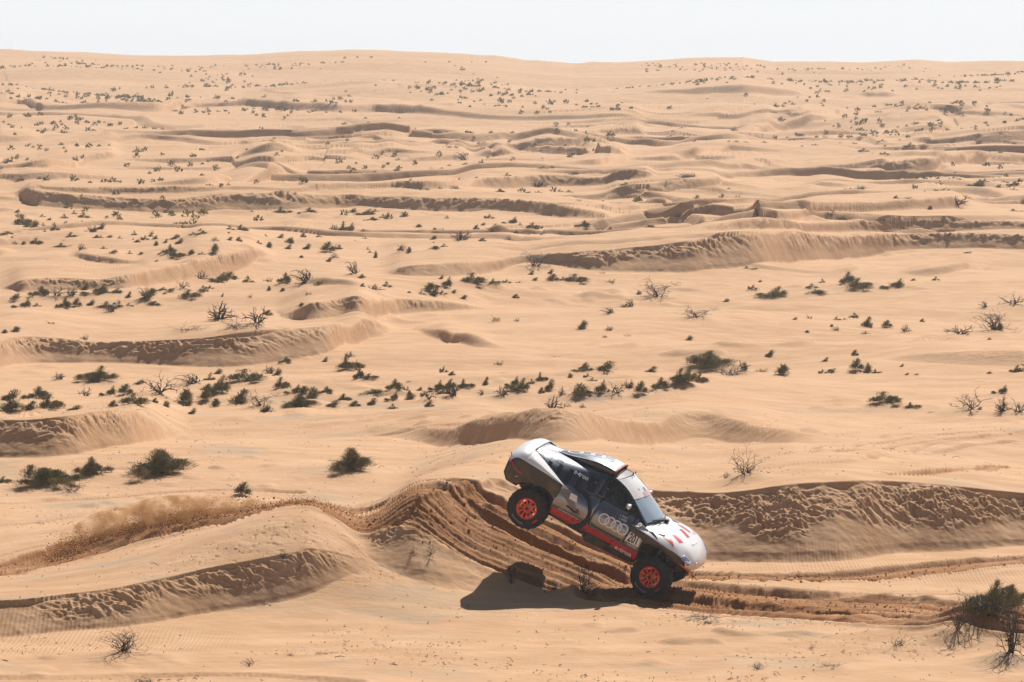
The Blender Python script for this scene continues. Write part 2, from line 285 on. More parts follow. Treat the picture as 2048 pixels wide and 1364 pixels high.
([[-0.14912, 296.681, 0.312, 0.482, 36.0], [-0.14617, 295.0, 0.246, 0.4, 36.0], [-0.14026, 295.619, 0.251, 0.4, 36.0], [-0.13631, 294.945, 0.441, 0.671, 39.365], [-0.13138, 296.117, 0.68, 1.02, 60.0], [-0.12154, 326.798, 0.583, 0.915, 55.279], [-0.11415, 330.791, 0.658, 1.013, 60.0], [-0.1117, 333.256, 0.26, 0.4, 36.0], [-0.10875, 333.451, 0.0, 0.4, 36.0]], 0.15, 1.0),
([[0.00895, 310.965, 0.0, 0.4, 36.0], [0.01977, 314.428, 0.421, 0.614, 38.494], [0.02469, 314.662, 0.637, 0.921, 59.34], [0.03453, 331.74, 0.237, 0.4, 36.0], [0.04436, 330.817, 0.516, 0.732, 48.434], [0.0508, 332.843, 0.739, 1.062, 60.0]], 0.15, 1.0),
([[-0.11467, 327.524, 0.0, 0.4, 28.382], [-0.10925, 329.123, 0.216, 0.4, 28.382], [-0.09695, 330.389, 0.444, 0.688, 41.795], [-0.08711, 331.36, 0.38, 0.583, 35.671], [-0.0822, 329.961, 0.42, 0.644, 38.884], [-0.07482, 324.957, 0.515, 0.74, 47.303], [-0.06744, 319.833, 0.405, 0.562, 37.259], [-0.0576, 328.691, 0.396, 0.599, 36.872], [-0.04909, 328.201, 0.325, 0.492, 30.12], [-0.04172, 328.774, 0.199, 0.4, 28.382], [-0.03827, 329.974, 0.0, 0.4, 28.382]], 0.15, 0.8),
([[0.0423, 331.58, 0.326, 0.648, 33.599], [0.04623, 331.861, 0.289, 0.93, 33.599], [0.05115, 335.796, 0.568, 0.832, 55.999], [0.05853, 336.608, 0.376, 0.549, 36.446], [0.06591, 336.858, 0.226, 0.4, 33.599], [0.07329, 355.504, 0.257, 0.4, 33.599], [0.08559, 351.238, 0.0, 0.28, 33.599]], 0.15, 0.5),
([[-0.03532, 329.667, 0.0, 0.4, 29.21], [-0.0245, 329.854, 0.357, 0.537, 33.804], [-0.01466, 332.54, 0.495, 0.759, 48.683], [-0.01171, 336.207, 0.29, 0.461, 29.21], [-0.00974, 339.983, 0.0, 0.4, 29.21]], 0.15, 0.8),
([[-0.08515, 330.882, 0.0, 0.4, 36.0], [-0.07973, 332.632, 0.282, 0.541, 36.0], [-0.0748, 331.495, 0.543, 1.025, 55.924], [-0.06939, 329.188, 0.843, 1.554, 60.0], [-0.06496, 330.682, 0.646, 1.212, 60.0], [-0.06005, 332.016, 0.314, 0.622, 36.0], [-0.05514, 332.098, 0.0, 0.4, 36.0]], 0.15, 0.2),
([[-0.01269, 336.281, 0.0, 0.4, 36.0], [-0.00728, 336.794, 0.531, 0.813, 54.836], [-0.00236, 335.794, 0.65, 0.986, 60.0], [0.00305, 336.281, 0.0, 0.4, 36.0]], 0.15, 0.3),
([[-0.04319, 332.775, 0.0, 0.4, 34.112], [-0.03925, 335.256, 0.337, 0.525, 34.112], [-0.03482, 335.976, 0.545, 0.855, 56.854], [-0.03187, 335.134, 0.311, 0.481, 34.112], [-0.02695, 333.903, 0.169, 0.4, 34.112], [-0.01466, 333.762, 0.0, 0.4, 34.112]], 0.15, 0.3),
([[0.04436, 335.325, 0.0, 0.438, 36.0], [0.04623, 333.406, 0.462, 0.697, 47.546], [0.0536, 336.782, 0.582, 0.88, 60.0], [0.06098, 361.162, 0.524, 0.779, 55.848], [0.07082, 360.173, 0.249, 0.4, 36.0], [0.08164, 360.935, 0.0, 0.4, 36.0]], 0.15, 1.0),
([[-0.00089, 365.381, 0.0, 0.4, 36.0], [0.00993, 363.909, 0.657, 0.998, 60.0], [0.01976, 363.482, 0.767, 1.163, 60.0], [0.02714, 337.887, 0.873, 1.279, 60.0], [0.03452, 340.182, 0.69, 0.977, 60.0]], 0.15, 1.0),
([[-0.05956, 331.592, 0.0, 0.4, 26.159], [-0.05267, 332.757, 0.286, 0.435, 28.722], [-0.04623, 334.42, 0.356, 0.546, 36.64], [-0.04416, 337.46, 0.408, 0.618, 43.598], [-0.03678, 340.236, 0.377, 0.557, 41.771], [-0.03432, 340.68, 0.308, 0.446, 34.464], [-0.02843, 344.768, 0.0, 0.312, 26.159]], 0.15, 1.0),
([[-0.01367, 342.984, 0.0, 0.4, 36.0], [-0.00728, 341.318, 0.204, 0.4, 36.0], [-0.00236, 364.645, 0.366, 0.549, 41.177], [0.00993, 365.913, 0.799, 1.222, 60.0], [0.0173, 366.646, 0.714, 1.105, 60.0], [0.02468, 368.792, 0.528, 0.773, 60.0], [0.0355, 373.217, 0.0, 0.541, 36.0]], 0.15, 1.0),
([[-0.1274, 361.608, 0.0, 0.4, 36.0], [-0.12297, 358.954, 0.223, 0.4, 36.0], [-0.11657, 356.889, 0.46, 0.678, 54.36], [-0.10919, 363.441, 0.62, 0.953, 60.0], [-0.10427, 365.748, 0.574, 0.888, 60.0], [-0.0969, 364.487, 0.423, 0.645, 50.978], [-0.09199, 361.514, 0.48, 0.711, 56.193], [-0.08462, 359.514, 0.322, 0.471, 36.212], [-0.07725, 357.679, 0.212, 0.4, 36.0], [-0.06741, 336.625, 0.236, 0.4, 36.0], [-0.05512, 361.348, 0.369, 0.545, 42.982], [-0.04907, 362.046, 0.384, 0.57, 45.175], [-0.04415, 362.683, 0.535, 0.785, 60.0], [-0.03579, 364.799, 0.653, 0.957, 60.0], [-0.0294, 369.841, 0.363, 0.534, 44.591], [-0.01957, 389.833, 0.409, 0.563, 50.488], [-0.0122, 393.036, 0.468, 0.671, 57.982], [-0.00384, 397.752, 0.0, 0.469, 36.0]], 0.15, 0.3),
([[0.0409, 397.817, 0.0, 0.4, 18.256], [0.0468, 396.819, 0.253, 0.688, 30.426], [0.05078, 396.634, 0.251, 0.688, 30.258], [0.05909, 396.598, 0.0, 0.4, 18.256]], 0.15, 1.0),
([[-0.15, 359.593, 0.627, 1.553, 60.0], [-0.14606, 359.582, 0.656, 1.625, 60.0], [-0.14115, 360.43, 0.525, 1.304, 60.0], [-0.13525, 363.874, 0.333, 0.879, 41.023], [-0.1318, 367.139, 0.0, 0.4, 36.0]], 0.15, 0.2),
([[0.10866, 373.727, 0.0, 0.593, 36.0], [0.11504, 369.295, 0.56, 0.848, 60.0], [0.12488, 367.442, 0.623, 0.964, 60.0], [0.1347, 365.636, 0.656, 1.031, 60.0], [0.13961, 365.633, 0.869, 1.367, 60.0], [0.14604, 367.041, 1.19, 1.926, 60.0], [0.15925, 373.323, 1.385, 2.205, 60.0]], 0.15, 0.5),
([[0.01878, 395.915, 0.0, 0.424, 36.0], [0.02467, 400.724, 0.391, 0.606, 51.277], [0.03204, 401.652, 0.73, 1.161, 60.0], [0.03598, 401.559, 0.729, 1.161, 60.0], [0.03942, 400.316, 0.0, 0.4, 36.0]], 0.15, 1.0),
([[0.06194, 410.252, 0.0, 0.935, 36.0], [0.06734, 405.387, 0.686, 1.335, 60.0], [0.07324, 423.132, 0.736, 1.582, 60.0], [0.07865, 424.681, 0.0, 0.4, 36.0]], 0.15, 0.2),
([[0.06341, 426.954, 0.0, 0.445, 36.0], [0.07078, 421.891, 0.354, 0.636, 52.964], [0.07814, 430.183, 0.793, 1.603, 60.0], [0.0855, 431.833, 0.981, 1.954, 60.0], [0.08943, 435.465, 0.865, 1.662, 60.0], [0.09288, 435.649, 0.494, 0.936, 60.0], [0.09632, 434.782, 0.0, 0.4, 36.0]], 0.15, 0.1),
([[0.04324, 438.634, 0.0, 0.464, 36.0], [0.04619, 438.195, 0.396, 0.638, 60.0], [0.06093, 437.757, 0.514, 0.811, 60.0], [0.07567, 433.02, 0.398, 0.63, 60.0], [0.0855, 433.31, 0.325, 0.516, 60.0], [0.09041, 446.647, 0.463, 0.651, 60.0], [0.09532, 456.946, 0.374, 0.545, 60.0], [0.10269, 455.442, 0.436, 0.633, 60.0], [0.11007, 454.717, 0.0, 0.4, 36.0]], 0.15, 0.4),
([[0.10268, 459.697, 0.0, 0.569, 36.0], [0.11251, 454.246, 0.565, 0.813, 60.0], [0.11989, 433.842, 0.607, 0.948, 60.0], [0.12726, 432.257, 0.485, 0.772, 60.0], [0.13709, 430.235, 0.278, 0.456, 50.374], [0.14599, 428.549, 0.217, 0.4, 38.362], [0.1543, 427.879, 0.0, 0.4, 36.0]], 0.15, 0.8),
([[-0.15085, 481.413, 0.769, 1.349, 60.0], [-0.14594, 461.332, 0.969, 1.624, 60.0], [-0.14103, 480.334, 0.865, 1.498, 60.0], [-0.13613, 452.668, 0.82, 1.447, 60.0], [-0.12631, 449.227, 0.622, 1.148, 60.0], [-0.11649, 448.327, 0.754, 1.395, 60.0], [-0.10666, 448.584, 0.998, 1.86, 60.0], [-0.09928, 450.305, 1.237, 2.227, 60.0], [-0.09191, 490.706, 0.984, 1.725, 60.0], [-0.08209, 489.599, 0.972, 1.643, 60.0], [-0.07226, 473.669, 0.872, 1.589, 60.0], [-0.06244, 462.302, 1.083, 1.844, 60.0], [-0.04903, 454.262, 1.113, 1.884, 60.0], [-0.03921, 462.485, 1.077, 1.919, 60.0], [-0.03184, 449.567, 1.224, 2.114, 60.0], [-0.02693, 444.629, 1.008, 1.842, 60.0], [-0.01956, 440.518, 0.58, 1.122, 60.0], [-0.01219, 437.89, 0.522, 1.045, 60.0], [-0.00482, 436.699, 0.478, 0.972, 60.0], [0.00501, 437.514, 0.473, 0.974, 60.0], [0.01484, 437.377, 0.456, 0.939, 60.0], [0.02466, 436.226, 0.496, 1.006, 60.0], [0.03449, 433.228, 0.63, 1.24, 60.0], [0.03941, 436.298, 0.584, 1.18, 60.0], [0.04285, 438.718, 0.0, 0.4, 36.0]], 0.15, 0.2),
([[-0.0284, 459.672, 0.0, 0.568, 36.0], [-0.02201, 465.255, 0.347, 0.811, 60.0], [-0.01464, 466.836, 0.337, 0.766, 60.0], [-0.01071, 469.325, 0.0, 0.4, 36.0]], 0.15, 0.1),
([[0.09479, 535.32, 0.0, 0.4, 45.971], [0.1002, 529.028, 0.5, 0.977, 60.0], [0.10756, 526.045, 0.629, 1.182, 60.0], [0.11297, 526.907, 0.0, 0.4, 42.642]], 0.15, 0.1),
([[0.03153, 519.11, 0.0, 0.4, 41.712], [0.03939, 517.927, 0.397, 0.832, 60.0], [0.05073, 516.656, 0.581, 1.244, 60.0], [0.05353, 517.243, 0.932, 1.951, 60.0], [0.05845, 517.484, 0.946, 1.952, 60.0], [0.06581, 517.577, 1.129, 2.285, 60.0], [0.07318, 523.031, 1.223, 2.309, 60.0], [0.08055, 527.125, 0.859, 1.651, 60.0], [0.08546, 529.607, 0.539, 1.064, 60.0], [0.0889, 533.577, 0.0, 0.4, 45.697]], 0.15, 0.1)]
TRACKS = [('lane', 2.7, [(-14.17, 77.2), (-11.72, 79.46), (-10.73, 80.65), (-9.78, 82.2), (-8.1, 82.3), (-6.3, 81.5), (-4.5, 80.0), (-3.1, 79.3), (-1.97, 78.95), (-1.07, 79.4), (-0.05, 79.06), (1.09, 78.46), (2.54, 78.09), (4.18, 77.11), (6.32, 76.17), (8.47, 75.68), (10.59, 71.71), (13.62, 74.03)]), ('lane', 1.4, [(-6.6, 87.5), (-4.4, 84.3), (-2.1, 81.6), (-0.75, 80.94), (0.65, 80.5), (2.02, 79.52), (3.18, 80.09), (4.33, 79.89), (5.47, 79.69), (7.8, 80.09), (9.63, 80.97), (12.19, 82.62), (15.52, 84.49)]), ('lane', 2.0, [(2.39, 76.64), (3.36, 76.12), (4.63, 75.4), (7.25, 74.4), (9.06, 71.68), (10.5, 71.09), (13.39, 72.78)]), ('rut', 0.4, [(-1.44, 80.82), (-0.28, 81.76), (1.24, 81.03), (2.51, 80.56)]), ('rut', 0.34, [(-0.46, 82.5), (0.43, 82.59), (1.84, 81.88), (3.12, 81.58)]), ('rut', 0.3, [(4.03, 78.6), (5.33, 77.64), (7.53, 77.28), (9.77, 77.42), (11.51, 78.01), (14.35, 78.01)]), ('rut', 0.3, [(-13.68, 92.89), (-12.18, 93.66), (-10.55, 94.78), (-8.06, 95.96), (-5.85, 95.89)]), ('rut', 0.35, [(-13.56, 88.59), (-12.24, 88.21), (-11.54, 89.69), (-10.72, 90.47), (-10.21, 91.68), (-9.26, 92.72)]), ('rut', 0.22, [(-12.13, 82.27), (-11.22, 83.46), (-10.34, 83.13)]), ('rut', 0.2, [(-12.01, 81.41), (-11.35, 82.59), (-10.41, 82.77)]), ('rut', 0.5, [(-11.77, 66.59), (-9.86, 66.71), (-6.54, 67.2), (-5.26, 66.93), (-4.07, 66.49), (-3.09, 65.94)]), ('pair', 0.9, [(8.69, 95.16), (10.85, 104.08), (12.29, 106.13), (14.02, 107.76), (16.12, 109.64), (21.4, 116.8)]), ('rut', 0.3, [(3.14, 88.75), (5.05, 93.42), (6.97, 92.22), (9.2, 94.68), (12.44, 104.84), (14.42, 107.25), (15.93, 108.34), (20.93, 114.25)]), ('rut', 0.3, [(3.48, 87.67), (6.1, 89.1), (8.67, 89.2), (12.16, 102.44), (14.03, 105.48), (15.75, 107.06), (19.91, 108.66)]), ('lane', 0.5, [(9.37, 87.38), (10.53, 88.69), (12.16, 91.35), (14.74, 100.17), (18.96, 103.37)]), ('rut', 0.3, [(-4.8, 111.84), (-3.61, 112.21), (-1.98, 111.08), (-0.35, 102.59), (0.51, 99.52)])]
# kind, x, y, width, height
PLANTS = [
('g', -12.77, 96.09, 1.18, 0.57),('g', -11.75, 97.56, 0.96, 0.48),('g', -9.89, 97.85, 1.88, 0.72),('g', -14.13, 96.93, 0.38, 0.21),('d', -7.73, 69.07, 0.92, 0.44),('d', -7.11, 66.42, 0.39, 0.2),
('d', -5.17, 68.27, 0.34, 0.2),('d', -4.44, 69.17, 0.31, 0.12),('d', -3.69, 69.27, 0.44, 0.12),('d', -4.99, 75.51, 0.3, 0.17),('g', -4.55, 98.73, 1.36, 0.68),('d', -0.0, 77.28, 0.34, 0.57),
('d', 1.6, 76.86, 0.64, 0.76),('d', 0.96, 77.42, 0.23, 0.34),('y', 2.48, 75.73, 0.48, 0.19),('d', -1.8, 77.34, 0.34, 0.23),('d', -2.22, 77.14, 0.3, 0.23),('d', 5.86, 86.25, 0.81, 0.81),
('d', 5.34, 86.91, 0.26, 0.21),('g', 9.76, 71.4, 1.09, 0.74),('g', 10.88, 75.49, 0.74, 0.45),('d', 9.48, 71.19, 0.91, 0.42),('d', 9.88, 68.44, 0.84, 1.11),('d', 8.97, 70.45, 0.62, 0.8),
('d', 4.1, 73.63, 1.2, 0.15),('d', 7.79, 69.92, 0.86, 0.21),('d', 6.3, 67.68, 0.53, 0.13),('d', 4.78, 67.68, 0.33, 0.17),('d', 6.06, 70.07, 0.17, 0.21),('g', 13.54, 181.7, 1.52, 0.58),
('g', 15.86, 184.75, 0.55, 0.32),('g', 16.77, 188.87, 0.42, 0.33),('g', 17.91, 186.22, 1.01, 0.69),('g', 18.34, 184.02, 1.27, 0.59),('g', 20.11, 184.42, 1.32, 0.5),('g', 23.03, 189.82, 0.37, 0.33),
('y', 15.97, 182.82, 1.08, 0.23),('g', 13.36, 196.31, 0.97, 0.19),('g', 27.84, 213.94, 0.58, 0.21),('g', 14.96, 161.22, 0.44, 0.24),('g', 15.41, 161.69, 0.28, 0.16),('g', 15.94, 162.68, 0.48, 0.28),
('y', 12.89, 159.19, 0.35, 0.16),('g', 16.25, 158.22, 0.23, 0.27),('y', 17.01, 158.39, 0.47, 0.35),('d', 19.8, 158.51, 0.39, 0.14),('d', 15.67, 154.83, 0.46, 0.19),('d', 8.4, 157.53, 1.86, 0.58),
('d', 19.62, 153.38, 1.06, 0.45),('d', 21.84, 157.93, 1.87, 0.93),('d', 24.74, 172.86, 1.19, 0.6),('d', 23.24, 171.87, 0.51, 0.34),('g', 7.92, 138.17, 1.5, 0.68),('g', 6.19, 125.19, 0.92, 0.55),
('d', 8.24, 133.41, 1.84, 0.39),('d', 9.05, 136.68, 0.67, 0.4),('y', 10.4, 133.99, 0.53, 0.4),('g', 12.01, 134.96, 0.33, 0.23),('g', 12.36, 135.21, 0.4, 0.23),('y', 13.34, 134.96, 0.53, 0.47),
('y', 13.77, 134.86, 0.33, 0.37),('g', 14.11, 134.67, 0.43, 0.2),('y', 15.16, 133.94, 0.26, 0.12),('y', 15.49, 133.89, 0.3, 0.1),('y', 18.33, 133.84, 0.26, 0.13),('g', 19.35, 134.04, 0.43, 0.33),
('g', 13.21, 122.46, 0.9, 0.42),('g', 14.03, 121.75, 0.6, 0.21),('g', 14.53, 120.83, 0.36, 0.09),('d', 15.88, 120.66, 1.25, 0.77),('d', 16.9, 119.88, 0.59, 0.59),('d', 17.39, 119.57, 0.47, 0.47),
('d', 9.78, 136.48, 0.4, 0.2),('g', -6.34, 136.63, 0.87, 0.67),('g', -5.62, 128.03, 0.44, 0.47),('g', -5.17, 127.79, 0.57, 0.22),('d', -6.51, 140.54, 0.42, 0.28),('g', -2.55, 129.42, 0.29, 0.32),
('d', -0.54, 139.27, 0.34, 0.24),('d', -3.75, 126.78, 0.25, 0.09),('g', -4.21, 124.65, 0.61, 0.4),('y', -3.65, 123.48, 0.21, 0.3),('g', -4.23, 122.5, 0.45, 0.33),('y', -4.91, 122.06, 0.36, 0.27),
('y', -5.5, 121.75, 0.42, 0.24),('g', -5.87, 123.26, 0.42, 0.3),('y', -4.91, 124.33, 0.92, 0.18),('g', -3.11, 123.71, 0.3, 0.27),('g', -2.73, 124.69, 0.49, 0.37),('g', -2.31, 124.96, 0.52, 0.37),
('g', -2.37, 123.39, 0.43, 0.24),('g', -1.63, 125.14, 0.62, 0.34),('y', -0.95, 125.87, 0.25, 0.31),('d', -1.09, 123.88, 0.27, 0.24),('g', 0.01, 125.14, 0.49, 0.37),('g', 0.26, 124.06, 0.67, 0.49),
('g', 0.7, 125.82, 0.31, 0.22),('g', 1.1, 126.28, 0.44, 0.37),('y', 1.34, 124.51, 0.37, 0.43),('y', 1.05, 124.06, 0.24, 0.24),('y', 2.11, 126.97, 0.25, 0.19),('g', 2.61, 128.21, 0.76, 0.22),
('g', 2.74, 126.83, 0.31, 0.22),('y', 3.44, 128.4, 0.7, 0.35),('g', 2.88, 126.19, 0.37, 0.19),('y', 2.39, 123.26, 0.73, 0.39),('g', 3.0, 123.44, 0.73, 0.49),('d', 3.68, 123.48, 0.55, 0.43),
('d', 4.12, 124.96, 0.37, 0.37),('y', 4.57, 123.62, 0.46, 0.46),('g', 5.31, 124.56, 0.67, 0.43),('g', 6.14, 125.19, 0.62, 0.55),('d', 1.78, 123.57, 0.3, 0.37),('d', -0.77, 159.83, 0.47, 0.31),
('d', 0.21, 159.89, 0.24, 0.24),('d', 3.99, 150.41, 0.33, 0.15),('d', 4.98, 151.07, 0.3, 0.19),('d', 4.45, 160.58, 0.71, 0.32),('d', 5.58, 170.75, 0.59, 0.17),('d', 1.77, 141.81, 0.42, 0.1),
('g', -1.83, 174.18, 1.03, 0.6),('g', -0.84, 174.62, 0.6, 0.26),('g', -0.3, 185.48, 0.46, 0.27),('g', 1.22, 187.3, 0.37, 0.28),('y', 2.18, 186.76, 0.69, 0.41),('g', 2.75, 187.64, 0.37, 0.28),
('g', 3.53, 187.37, 1.11, 0.46),('g', 0.39, 186.22, 0.41, 0.17),('d', 4.96, 192.73, 0.33, 0.27),('d', 1.36, 194.55, 2.11, 0.77),('g', -3.37, 171.56, 0.84, 0.55),('y', -4.0, 169.71, 0.67, 0.42),
('g', -3.41, 169.22, 0.5, 0.29),('g', -2.85, 170.75, 0.29, 0.25),('g', -4.42, 167.94, 0.5, 0.21),('g', -6.06, 168.85, 0.42, 0.37),('d', -6.5, 165.05, 0.98, 0.33),('d', 7.32, 174.06, 2.06, 0.94),
('d', 5.29, 187.64, 0.46, 0.28),('g', 3.73, 221.09, 0.65, 0.33),('g', -3.87, 199.6, 0.39, 0.29),('y', -4.37, 198.09, 0.59, 0.21),('d', -2.99, 203.39, 0.8, 0.6),('y', -6.39, 199.89, 0.34, 0.34),
('g', -8.37, 202.51, 0.25, 0.28),('y', -7.73, 197.81, 0.29, 0.44),('y', -5.81, 197.16, 0.29, 0.39),('g', -15.63, 130.6, 1.29, 0.58),('g', -14.47, 124.74, 0.52, 0.37),('y', -13.8, 124.29, 0.55, 0.37),
('d', -15.44, 125.87, 0.43, 0.37),('d', -17.06, 131.16, 0.58, 0.29),('d', -12.62, 124.42, 1.16, 0.74),('d', -11.96, 129.23, 1.08, 0.38),('g', -11.41, 131.4, 0.39, 0.36),('g', -10.63, 125.6, 0.83, 0.68),
('g', -9.75, 128.77, 1.14, 0.48),('d', -9.47, 135.79, 0.6, 0.33),('g', -9.06, 139.27, 0.51, 0.27),('g', -8.31, 126.23, 0.53, 0.47),('g', -7.85, 124.83, 0.55, 0.34),('y', -11.6, 123.66, 0.55, 0.46),
('g', -12.19, 112.98, 0.78, 0.39),('y', -17.22, 119.57, 0.65, 0.38),('g', -16.66, 122.02, 0.96, 0.48),('g', -15.24, 115.37, 0.74, 0.51),('y', -16.56, 114.96, 0.96, 0.34),('y', -15.96, 115.21, 0.51, 0.26),
('y', -14.29, 113.72, 0.5, 0.2),('y', -12.93, 112.9, 0.33, 0.25),('y', -11.77, 118.33, 0.35, 0.23),('y', -10.42, 122.37, 0.36, 0.33),('y', -9.6, 122.82, 0.73, 0.48),('d', -8.69, 121.01, 1.19, 0.6),
('g', -7.38, 121.23, 1.25, 0.48),('y', -7.1, 123.71, 0.55, 0.37),('g', -6.67, 124.69, 0.55, 0.28),('g', -5.92, 123.3, 0.42, 0.3),('y', -6.25, 121.36, 0.48, 0.24),('d', -19.2, 145.02, 0.43, 0.18),
('y', -20.19, 141.91, 0.45, 0.21),('y', -20.57, 141.4, 0.28, 0.19),('g', -23.02, 170.2, 1.01, 0.5),('g', -24.09, 169.46, 0.5, 0.38),('g', -23.21, 165.23, 0.81, 0.45),('g', -22.74, 167.15, 0.41, 0.25),
('d', -22.18, 169.59, 0.75, 0.5),('d', -21.44, 169.65, 0.84, 0.42),('g', -21.21, 165.23, 0.73, 0.53),('y', -20.76, 166.55, 0.45, 0.41),('g', -20.3, 169.95, 1.17, 0.54),('g', -19.41, 170.26, 0.75, 0.29),
('y', -18.55, 168.85, 0.33, 0.33),('g', -19.05, 165.59, 1.14, 0.33),('g', -18.27, 165.95, 0.49, 0.2),('d', -18.82, 167.21, 0.25, 0.25),('y', -17.48, 169.4, 0.5, 0.33),('g', -17.22, 171.0, 0.59, 0.21),
('y', -17.52, 167.33, 0.58, 0.25),('y', -17.11, 166.55, 0.66, 0.21),('d', -16.17, 171.5, 0.63, 0.51),('g', -15.46, 168.3, 0.91, 0.41),('g', -14.86, 171.56, 0.42, 0.25),('g', -15.2, 181.18, 0.89, 0.54),
('y', -14.97, 184.95, 0.82, 0.41),('g', -13.77, 182.29, 0.54, 0.49),('g', -11.22, 172.24, 0.68, 0.55),('d', -10.2, 170.75, 1.26, 0.67),('g', -9.38, 169.65, 0.5, 0.21),('d', -9.74, 166.43, 0.41, 0.25),
('d', -12.6, 167.94, 0.21, 0.25),('y', -11.87, 170.51, 0.21, 0.29),('y', -13.97, 168.36, 0.17, 0.21),('g', -16.69, 170.82, 0.5, 0.21),('d', -12.87, 155.11, 1.3, 0.84),('d', -10.95, 141.1, 1.53, 0.49),
('d', -10.43, 141.66, 0.91, 0.7),('d', -13.12, 142.02, 1.61, 0.35),('g', -34.34, 242.87, 0.42, 0.36),('g', -30.57, 243.84, 0.48, 0.36),('g', -29.61, 241.82, 0.71, 0.54),('g', -30.73, 240.08, 0.59, 0.41),
('g', -32.63, 234.0, 1.04, 0.81),('g', -29.76, 232.73, 0.46, 0.46),('g', -28.68, 232.57, 0.57, 0.52),('y', -29.97, 219.5, 0.65, 0.54),('g', -31.1, 231.98, 0.4, 0.32),('g', -30.64, 234.17, 0.29, 0.4),
('g', -31.47, 237.83, 0.41, 0.29),('g', -32.32, 240.25, 0.59, 0.3),('g', -27.81, 212.86, 0.52, 0.52),('g', -26.5, 210.79, 0.73, 0.47),('g', -25.66, 212.86, 0.73, 0.42),('y', -25.32, 215.34, 0.53, 0.48),
('g', -31.06, 215.8, 0.85, 0.32),('g', -29.65, 213.71, 0.74, 0.26),('g', -28.37, 212.4, 0.31, 0.26),('g', -24.63, 209.5, 0.31, 0.29),('g', -24.18, 210.03, 0.47, 0.26),('g', -23.54, 209.43, 0.41, 0.26),
('g', -28.14, 207.17, 0.66, 0.46),('g', -26.34, 205.46, 1.01, 0.3),('g', -29.54, 207.69, 0.31, 0.26),('g', -27.81, 245.43, 0.6, 0.27),('g', -25.37, 247.57, 0.43, 0.27),('g', -24.33, 247.57, 0.61, 0.34),
('g', -18.44, 247.75, 0.49, 0.22),('g', -16.19, 247.93, 1.22, 0.55),('g', -14.46, 247.48, 1.28, 0.55),('g', -16.72, 216.74, 0.69, 0.48),('g', -16.68, 206.95, 0.46, 0.36),('g', -24.97, 232.9, 0.57, 0.37),
('g', -24.52, 234.08, 0.58, 0.4),('g', -22.72, 235.18, 0.64, 0.41),('g', -20.79, 220.3, 0.43, 0.33),('g', -21.07, 236.81, 0.7, 0.33),('g', -22.91, 212.17, 0.37, 0.37),('g', -21.79, 207.47, 0.46, 0.41),
('g', -21.19, 207.62, 0.36, 0.36),('g', -22.52, 207.62, 0.31, 0.2),('g', -18.06, 203.46, 0.8, 0.3),('g', -18.66, 204.57, 0.5, 0.25),('d', -16.35, 192.73, 0.47, 0.28),('y', -15.68, 193.84, 0.38, 0.24),
('y', -15.19, 194.34, 0.38, 0.29),('g', -14.63, 201.78, 0.35, 0.3),('y', -14.01, 201.49, 0.4, 0.4),('y', -13.81, 208.15, 0.51, 0.31),('g', -13.05, 205.08, 0.56, 0.4),('y', -12.72, 213.09, 0.37, 0.37),
('g', -11.94, 216.19, 0.37, 0.34),('g', -14.61, 207.25, 0.31, 0.2),('y', -12.97, 202.29, 0.5, 0.3),('y', -11.88, 202.29, 0.5, 0.4),('y', -10.53, 199.46, 0.79, 0.59),('g', -10.38, 202.36, 0.4, 0.3),
('g', -9.99, 202.43, 0.4, 0.35),('g', -10.46, 219.74, 0.87, 0.76),('g', -18.65, 190.03, 0.65, 0.56),('g', -17.98, 187.91, 0.83, 0.46),('g', -19.09, 190.24, 0.37, 0.23),('y', -16.0, 188.05, 0.46, 0.51),
('g', -16.65, 187.57, 0.37, 0.23),('g', -21.91, 192.31, 0.47, 0.24),('g', -21.09, 192.59, 0.33, 0.28),('y', -20.42, 192.17, 0.38, 0.21),('y', -20.64, 202.65, 0.3, 0.35),('y', -20.21, 203.9, 0.3, 0.3),
('y', -19.17, 201.41, 0.5, 0.4),('g', -15.81, 293.08, 0.79, 0.32),('d', -31.48, 324.63, 0.96, 0.32),('g', -40.65, 290.23, 0.86, 0.29),('d', -39.15, 290.23, 0.57, 0.29),('g', -23.2, 318.36, 0.47, 0.28),
('g', -41.12, 299.5, 0.59, 0.27),('d', -43.17, 298.42, 0.73, 0.59),('g', -20.6, 254.28, 0.38, 0.28),('g', -21.91, 253.54, 0.5, 0.25),('g', -11.32, 249.0, 0.61, 0.43),('g', -10.38, 247.03, 1.22, 0.49),
('g', -9.75, 249.63, 0.49, 0.31),('g', -9.02, 244.72, 0.66, 0.36),('g', -9.8, 243.22, 1.08, 0.34),('g', -7.53, 245.34, 0.66, 0.39),('g', -10.64, 225.45, 0.89, 0.61),('g', -9.34, 219.74, 0.6, 0.32),
('g', -4.53, 243.4, 0.42, 0.3),('g', -1.6, 243.66, 0.66, 0.42),('g', -1.97, 237.75, 0.41, 0.33),('g', -1.01, 231.73, 0.74, 0.57),('g', -0.15, 239.91, 0.94, 0.53),('g', 0.55, 238.52, 0.41, 0.29),
('g', 1.45, 232.4, 0.8, 0.51),('g', 1.61, 230.06, 0.45, 0.23),('g', 4.66, 229.64, 1.02, 0.51),('g', 3.73, 221.49, 0.65, 0.38),('y', 8.49, 216.19, 0.96, 0.4),('y', 6.17, 222.86, 0.44, 0.33),
('d', -3.0, 204.2, 1.11, 0.6),('y', -2.3, 224.72, 0.44, 0.39),('y', -5.02, 224.72, 0.44, 0.31),('y', -6.34, 236.89, 0.52, 0.29),('g', 0.41, 223.18, 0.44, 0.31),('g', -1.62, 221.65, 0.44, 0.16),
